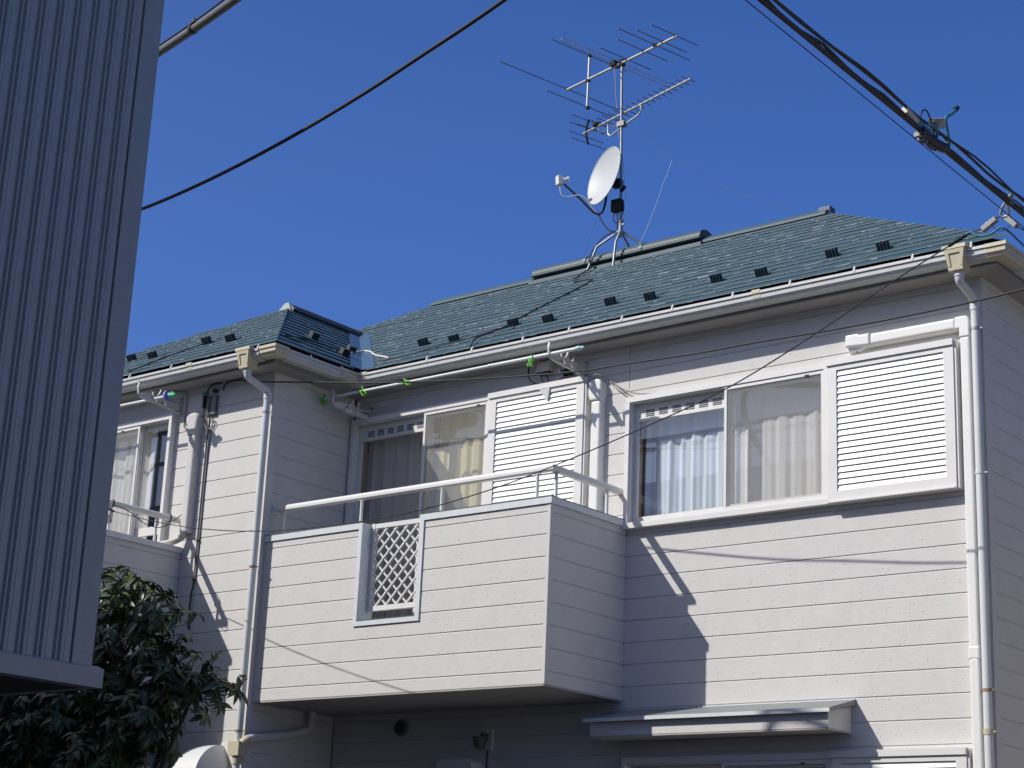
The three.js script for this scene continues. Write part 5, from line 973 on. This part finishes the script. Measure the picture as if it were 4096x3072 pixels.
// ---------- the broad-leaved tree ----------
{
  const leafMat = new THREE.MeshPhysicalMaterial({ color: 0xffffff, vertexColors: true, roughness: .38, side: THREE.DoubleSide, transmission: .18, thickness: 0 });
  // a pointed leathery leaf, folded along its midrib and drooping at the tip; it points along +x
  const leafShape = (len, wid, droop, fold, twist, col) => {
    const b = mb().colors(), n = 6, L = [], R = [], C = [];
    for (let i = 0; i <= n; i++) {
      const t = i / n, w = wid * Math.pow(Math.sin(Math.PI * Math.min(1, .04 + t * .97)), .8) * (1 - .35 * t), x = len * t, y = -droop * t * t, s = twist * t;
      C.push(V(x, y, 0)); L.push(V(x, y + fold * w + w * Math.sin(s), -w * Math.cos(s))); R.push(V(x, y + fold * w - w * Math.sin(s), w * Math.cos(s)));
    }
    for (let i = 0; i < n; i++) {
      b.col = col.map((c) => c * (.94 + .12 * (i % 2)));
      b.quad(C[i], C[i + 1], L[i + 1], L[i]); b.quad(C[i], R[i], R[i + 1], C[i + 1]);
    }
    return b.geometry();
  };
  const dark = [[.060, .088, .030], [.072, .106, .036], [.056, .082, .034], [.086, .122, .036], [.064, .090, .040]], fresh = [[.13, .24, .035], [.17, .28, .04]];
  const pool = dark.map((c, i) => leafShape(.118 + .008 * i, .026 + .003 * (i % 3), .03 + .010 * i, .22, (i - 2) * .25, c)), freshPool = fresh.map((c, i) => leafShape(.12, .02, .015 + .01 * i, .3, .2, c));
  function tree(label, base, blobs, nWhorl, singles, seedBase, extra = []) {
    seed = seedBase;
    const t = thing('broadleaf_tree', label, 'tree', base);
    const trunk = mb(), stems = [];
    const fork = V(base[0] + .05, 1.5, base[2]);
    trunk.tube([V(...base), V(base[0] + .03, .8, base[2] - .02), fork], [.085, .06], 10, 8);
    const leaves = [];
    const near = [];
    for (const bl of blobs) {
      const c = V(bl[0], bl[1], bl[2]), e = c.clone().add(V(0, -bl[4] * .3, 0)), m = fork.clone().lerp(e, .5).add(V(rr(-.15, .15), -.08, rr(-.1, .1)));
      trunk.tube([fork, m, e], [.034, .016], 8, 10); stems.push(e);
    }
    trunk.build('trunk', M.bark, t);
    const tw = mb();
    const total = blobs.reduce((s, q) => s + q[3] * q[4] * q[5], 0);
    for (const bl of blobs) {
      const k = Math.max(2, Math.round(nWhorl * bl[3] * bl[4] * bl[5] / total));
      for (let i = 0; i < k; i++) {
        let d = V(rr(-1, 1), rr(-1, 1), rr(-1, 1)); while (d.length() > 1 || d.length() < .25) d = V(rr(-1, 1), rr(-1, 1), rr(-1, 1));
        d.multiplyScalar(Math.pow(d.length(), -.45));
        const p = V(bl[0] + d.x * bl[3], bl[1] + d.y * bl[4], bl[2] + d.z * bl[5]);
        near.push([p, V(bl[0], bl[1] - bl[4] * .3, bl[2]), false]);
      }
    }
    for (const e of extra) near.push([V(...e.p), V(...e.from), e.fresh]);
    for (const [p, from, isFresh] of near) {
      const out = p.clone().sub(from).normalize().lerp(V(0, 1, 0), .35).normalize();
      tw.tube([from.clone().lerp(p, .25), from.clone().lerp(p, .62).add(V(rr(-.03, .03), -.03, rr(-.03, .03))), p], [.008, .0045], 5);
      const nL = 6 + Math.floor(rnd() * 4), ph = rnd() * 6.28, sc = isFresh ? .62 : rr(.85, 1.2);
      const side = Math.abs(out.y) < .95 ? V(0, 1, 0).cross(out).normalize() : V(1, 0, 0), up2 = out.clone().cross(side).normalize();
      for (let i = 0; i < nL; i++) {
        const a = ph + i / nL * 6.283 + rr(-.25, .25), el = isFresh ? rr(.5, 1.1) : rr(-.35, .55);
        const dir = side.clone().multiplyScalar(Math.cos(a)).addScaledVector(up2, Math.sin(a)).multiplyScalar(Math.cos(el)).addScaledVector(out, Math.sin(el)).add(V(0, isFresh ? .1 : -.28, 0)).normalize();
        const yAx = out.clone().addScaledVector(dir, -out.dot(dir)); if (yAx.lengthSq() < 1e-4) continue; yAx.normalize();
        const zAx = dir.clone().cross(yAx), m = new THREE.Matrix4().makeBasis(dir, yAx, zAx), s = sc * rr(.75, 1.15);
        m.scale(V(s, s, s)); const o = p.clone().addScaledVector(out, rr(-.03, .01)); m.setPosition(o.x, o.y, o.z);
        leaves.push({ m, g: isFresh ? freshPool[i % 2] : pool[Math.floor(rnd() * pool.length)], key: o.z * .55 + o.y * .5 + o.x * .25 + (isFresh ? 5 : 0) });
      }
    }
    tw.build('twig', M.bark, t).userData.kind = 'stuff';
    leaves.sort((a, b) => b.key - a.key);
    const inv = new THREE.Matrix4().makeTranslation(-base[0], -base[1], -base[2]);
    leaves.slice(0, singles).forEach((q) => { const l = new THREE.Mesh(q.g, leafMat); l.name = numbered('leaf'); l.matrixAutoUpdate = true; l.applyMatrix4(inv.clone().multiply(q.m)); l.castShadow = l.receiveShadow = true; t.add(l); });
    const P = [], N = [], Cc = [], nm = new THREE.Matrix3(), v = V(0, 0, 0);
    for (const q of leaves.slice(singles)) {
      const m = inv.clone().multiply(q.m), p = q.g.attributes.position, n = q.g.attributes.normal, c = q.g.attributes.color; nm.getNormalMatrix(m);
      for (let i = 0; i < p.count; i++) { v.fromBufferAttribute(p, i).applyMatrix4(m); P.push(v.x, v.y, v.z); v.fromBufferAttribute(n, i).applyMatrix3(nm).normalize(); N.push(v.x, v.y, v.z); Cc.push(c.getX(i), c.getY(i), c.getZ(i)); }
    }
    if (P.length) {
      const g = new THREE.BufferGeometry(); g.setAttribute('position', new THREE.Float32BufferAttribute(P, 3)); g.setAttribute('normal', new THREE.Float32BufferAttribute(N, 3)); g.setAttribute('color', new THREE.Float32BufferAttribute(Cc, 3));
      const f = new THREE.Mesh(g, leafMat); f.name = numbered('foliage'); f.userData.kind = 'stuff'; f.castShadow = f.receiveShadow = true; t.add(f);
    }
    return t;
  }
  tree('dark glossy broad-leaved tree in front of the bay, its top leaves catching the sun', [-6.9, 0, 2.85], [[-7.05, 4.28, 2.75, .42, .30, .28], [-6.45, 4.15, 2.75, .34, .28, .26], [-6.75, 3.75, 2.8, .62, .42, .36], [-6.15, 3.62, 2.8, .36, .34, .28], [-5.72, 3.42, 2.8, .34, .22, .24], [-6.35, 3.2, 2.85, .5, .32, .34], [-6.1, 3.05, 2.75, .3, .22, .22], [-7.3, 3.3, 2.9, .6, .6, .4], [-6.75, 2.8, 2.9, .5, .4, .4], [-7.2, 2.4, 2.95, .6, .5, .4]], 620, 285, 991,
    [{ p: [-5.63, 3.64, 2.72], from: [-5.85, 3.4, 2.75], fresh: true }, { p: [-5.60, 3.67, 2.70], from: [-5.85, 3.4, 2.75], fresh: true }, { p: [-6.95, 4.46, 2.8], from: [-7.0, 4.2, 2.8], fresh: true }, { p: [-5.20, 3.36, 2.8], from: [-5.6, 3.35, 2.8] }, { p: [-5.28, 3.42, 2.78], from: [-5.6, 3.35, 2.8] }, { p: [-5.35, 3.26, 2.82], from: [-5.65, 3.3, 2.8] }, { p: [-5.42, 3.34, 2.8], from: [-5.65, 3.3, 2.8] }, { p: [-5.55, 3.18, 2.8], from: [-5.8, 3.25, 2.8] }, { p: [-5.85, 4.05, 2.75], from: [-6.2, 3.9, 2.75] }]);
  { // pale berry clusters on the outermost shoots
    const t = scene.children.find((o) => o.name === 'broadleaf_tree');
    for (const p of [[-6.62, 4.40, 2.85], [-6.35, 4.25, 2.85], [-5.16, 3.45, 2.8]]) {
      const b = mb(); for (let i = 0; i < 11; i++) { const q = [p[0] + rr(-.035, .035), p[1] + rr(-.02, .03), p[2] + rr(-.03, .03)]; b.ball(q, .0085, .0085, .0085, 6); b.tube([[p[0], p[1] - .06, p[2]], q], .0018, 4); }
      b.build('berry_cluster', std(.30, .27, .10, .6), t);
    }
  }
  tree('very dark broad-leaved tree under the overhang of the metal-clad building', [-8.4, 0, 3.1], [[-8.1, 3.2, 3.0, .7, .5, .4], [-8.9, 3.3, 3.0, .7, .55, .4], [-8.3, 2.6, 3.1, .7, .5, .4], [-7.75, 2.75, 3.1, .5, .5, .4], [-9.2, 2.6, 3.1, .7, .5, .4], [-8.6, 3.8, 2.9, .6, .4, .3]], 480, 0, 1203);
}
renderer.render(scene, camera);
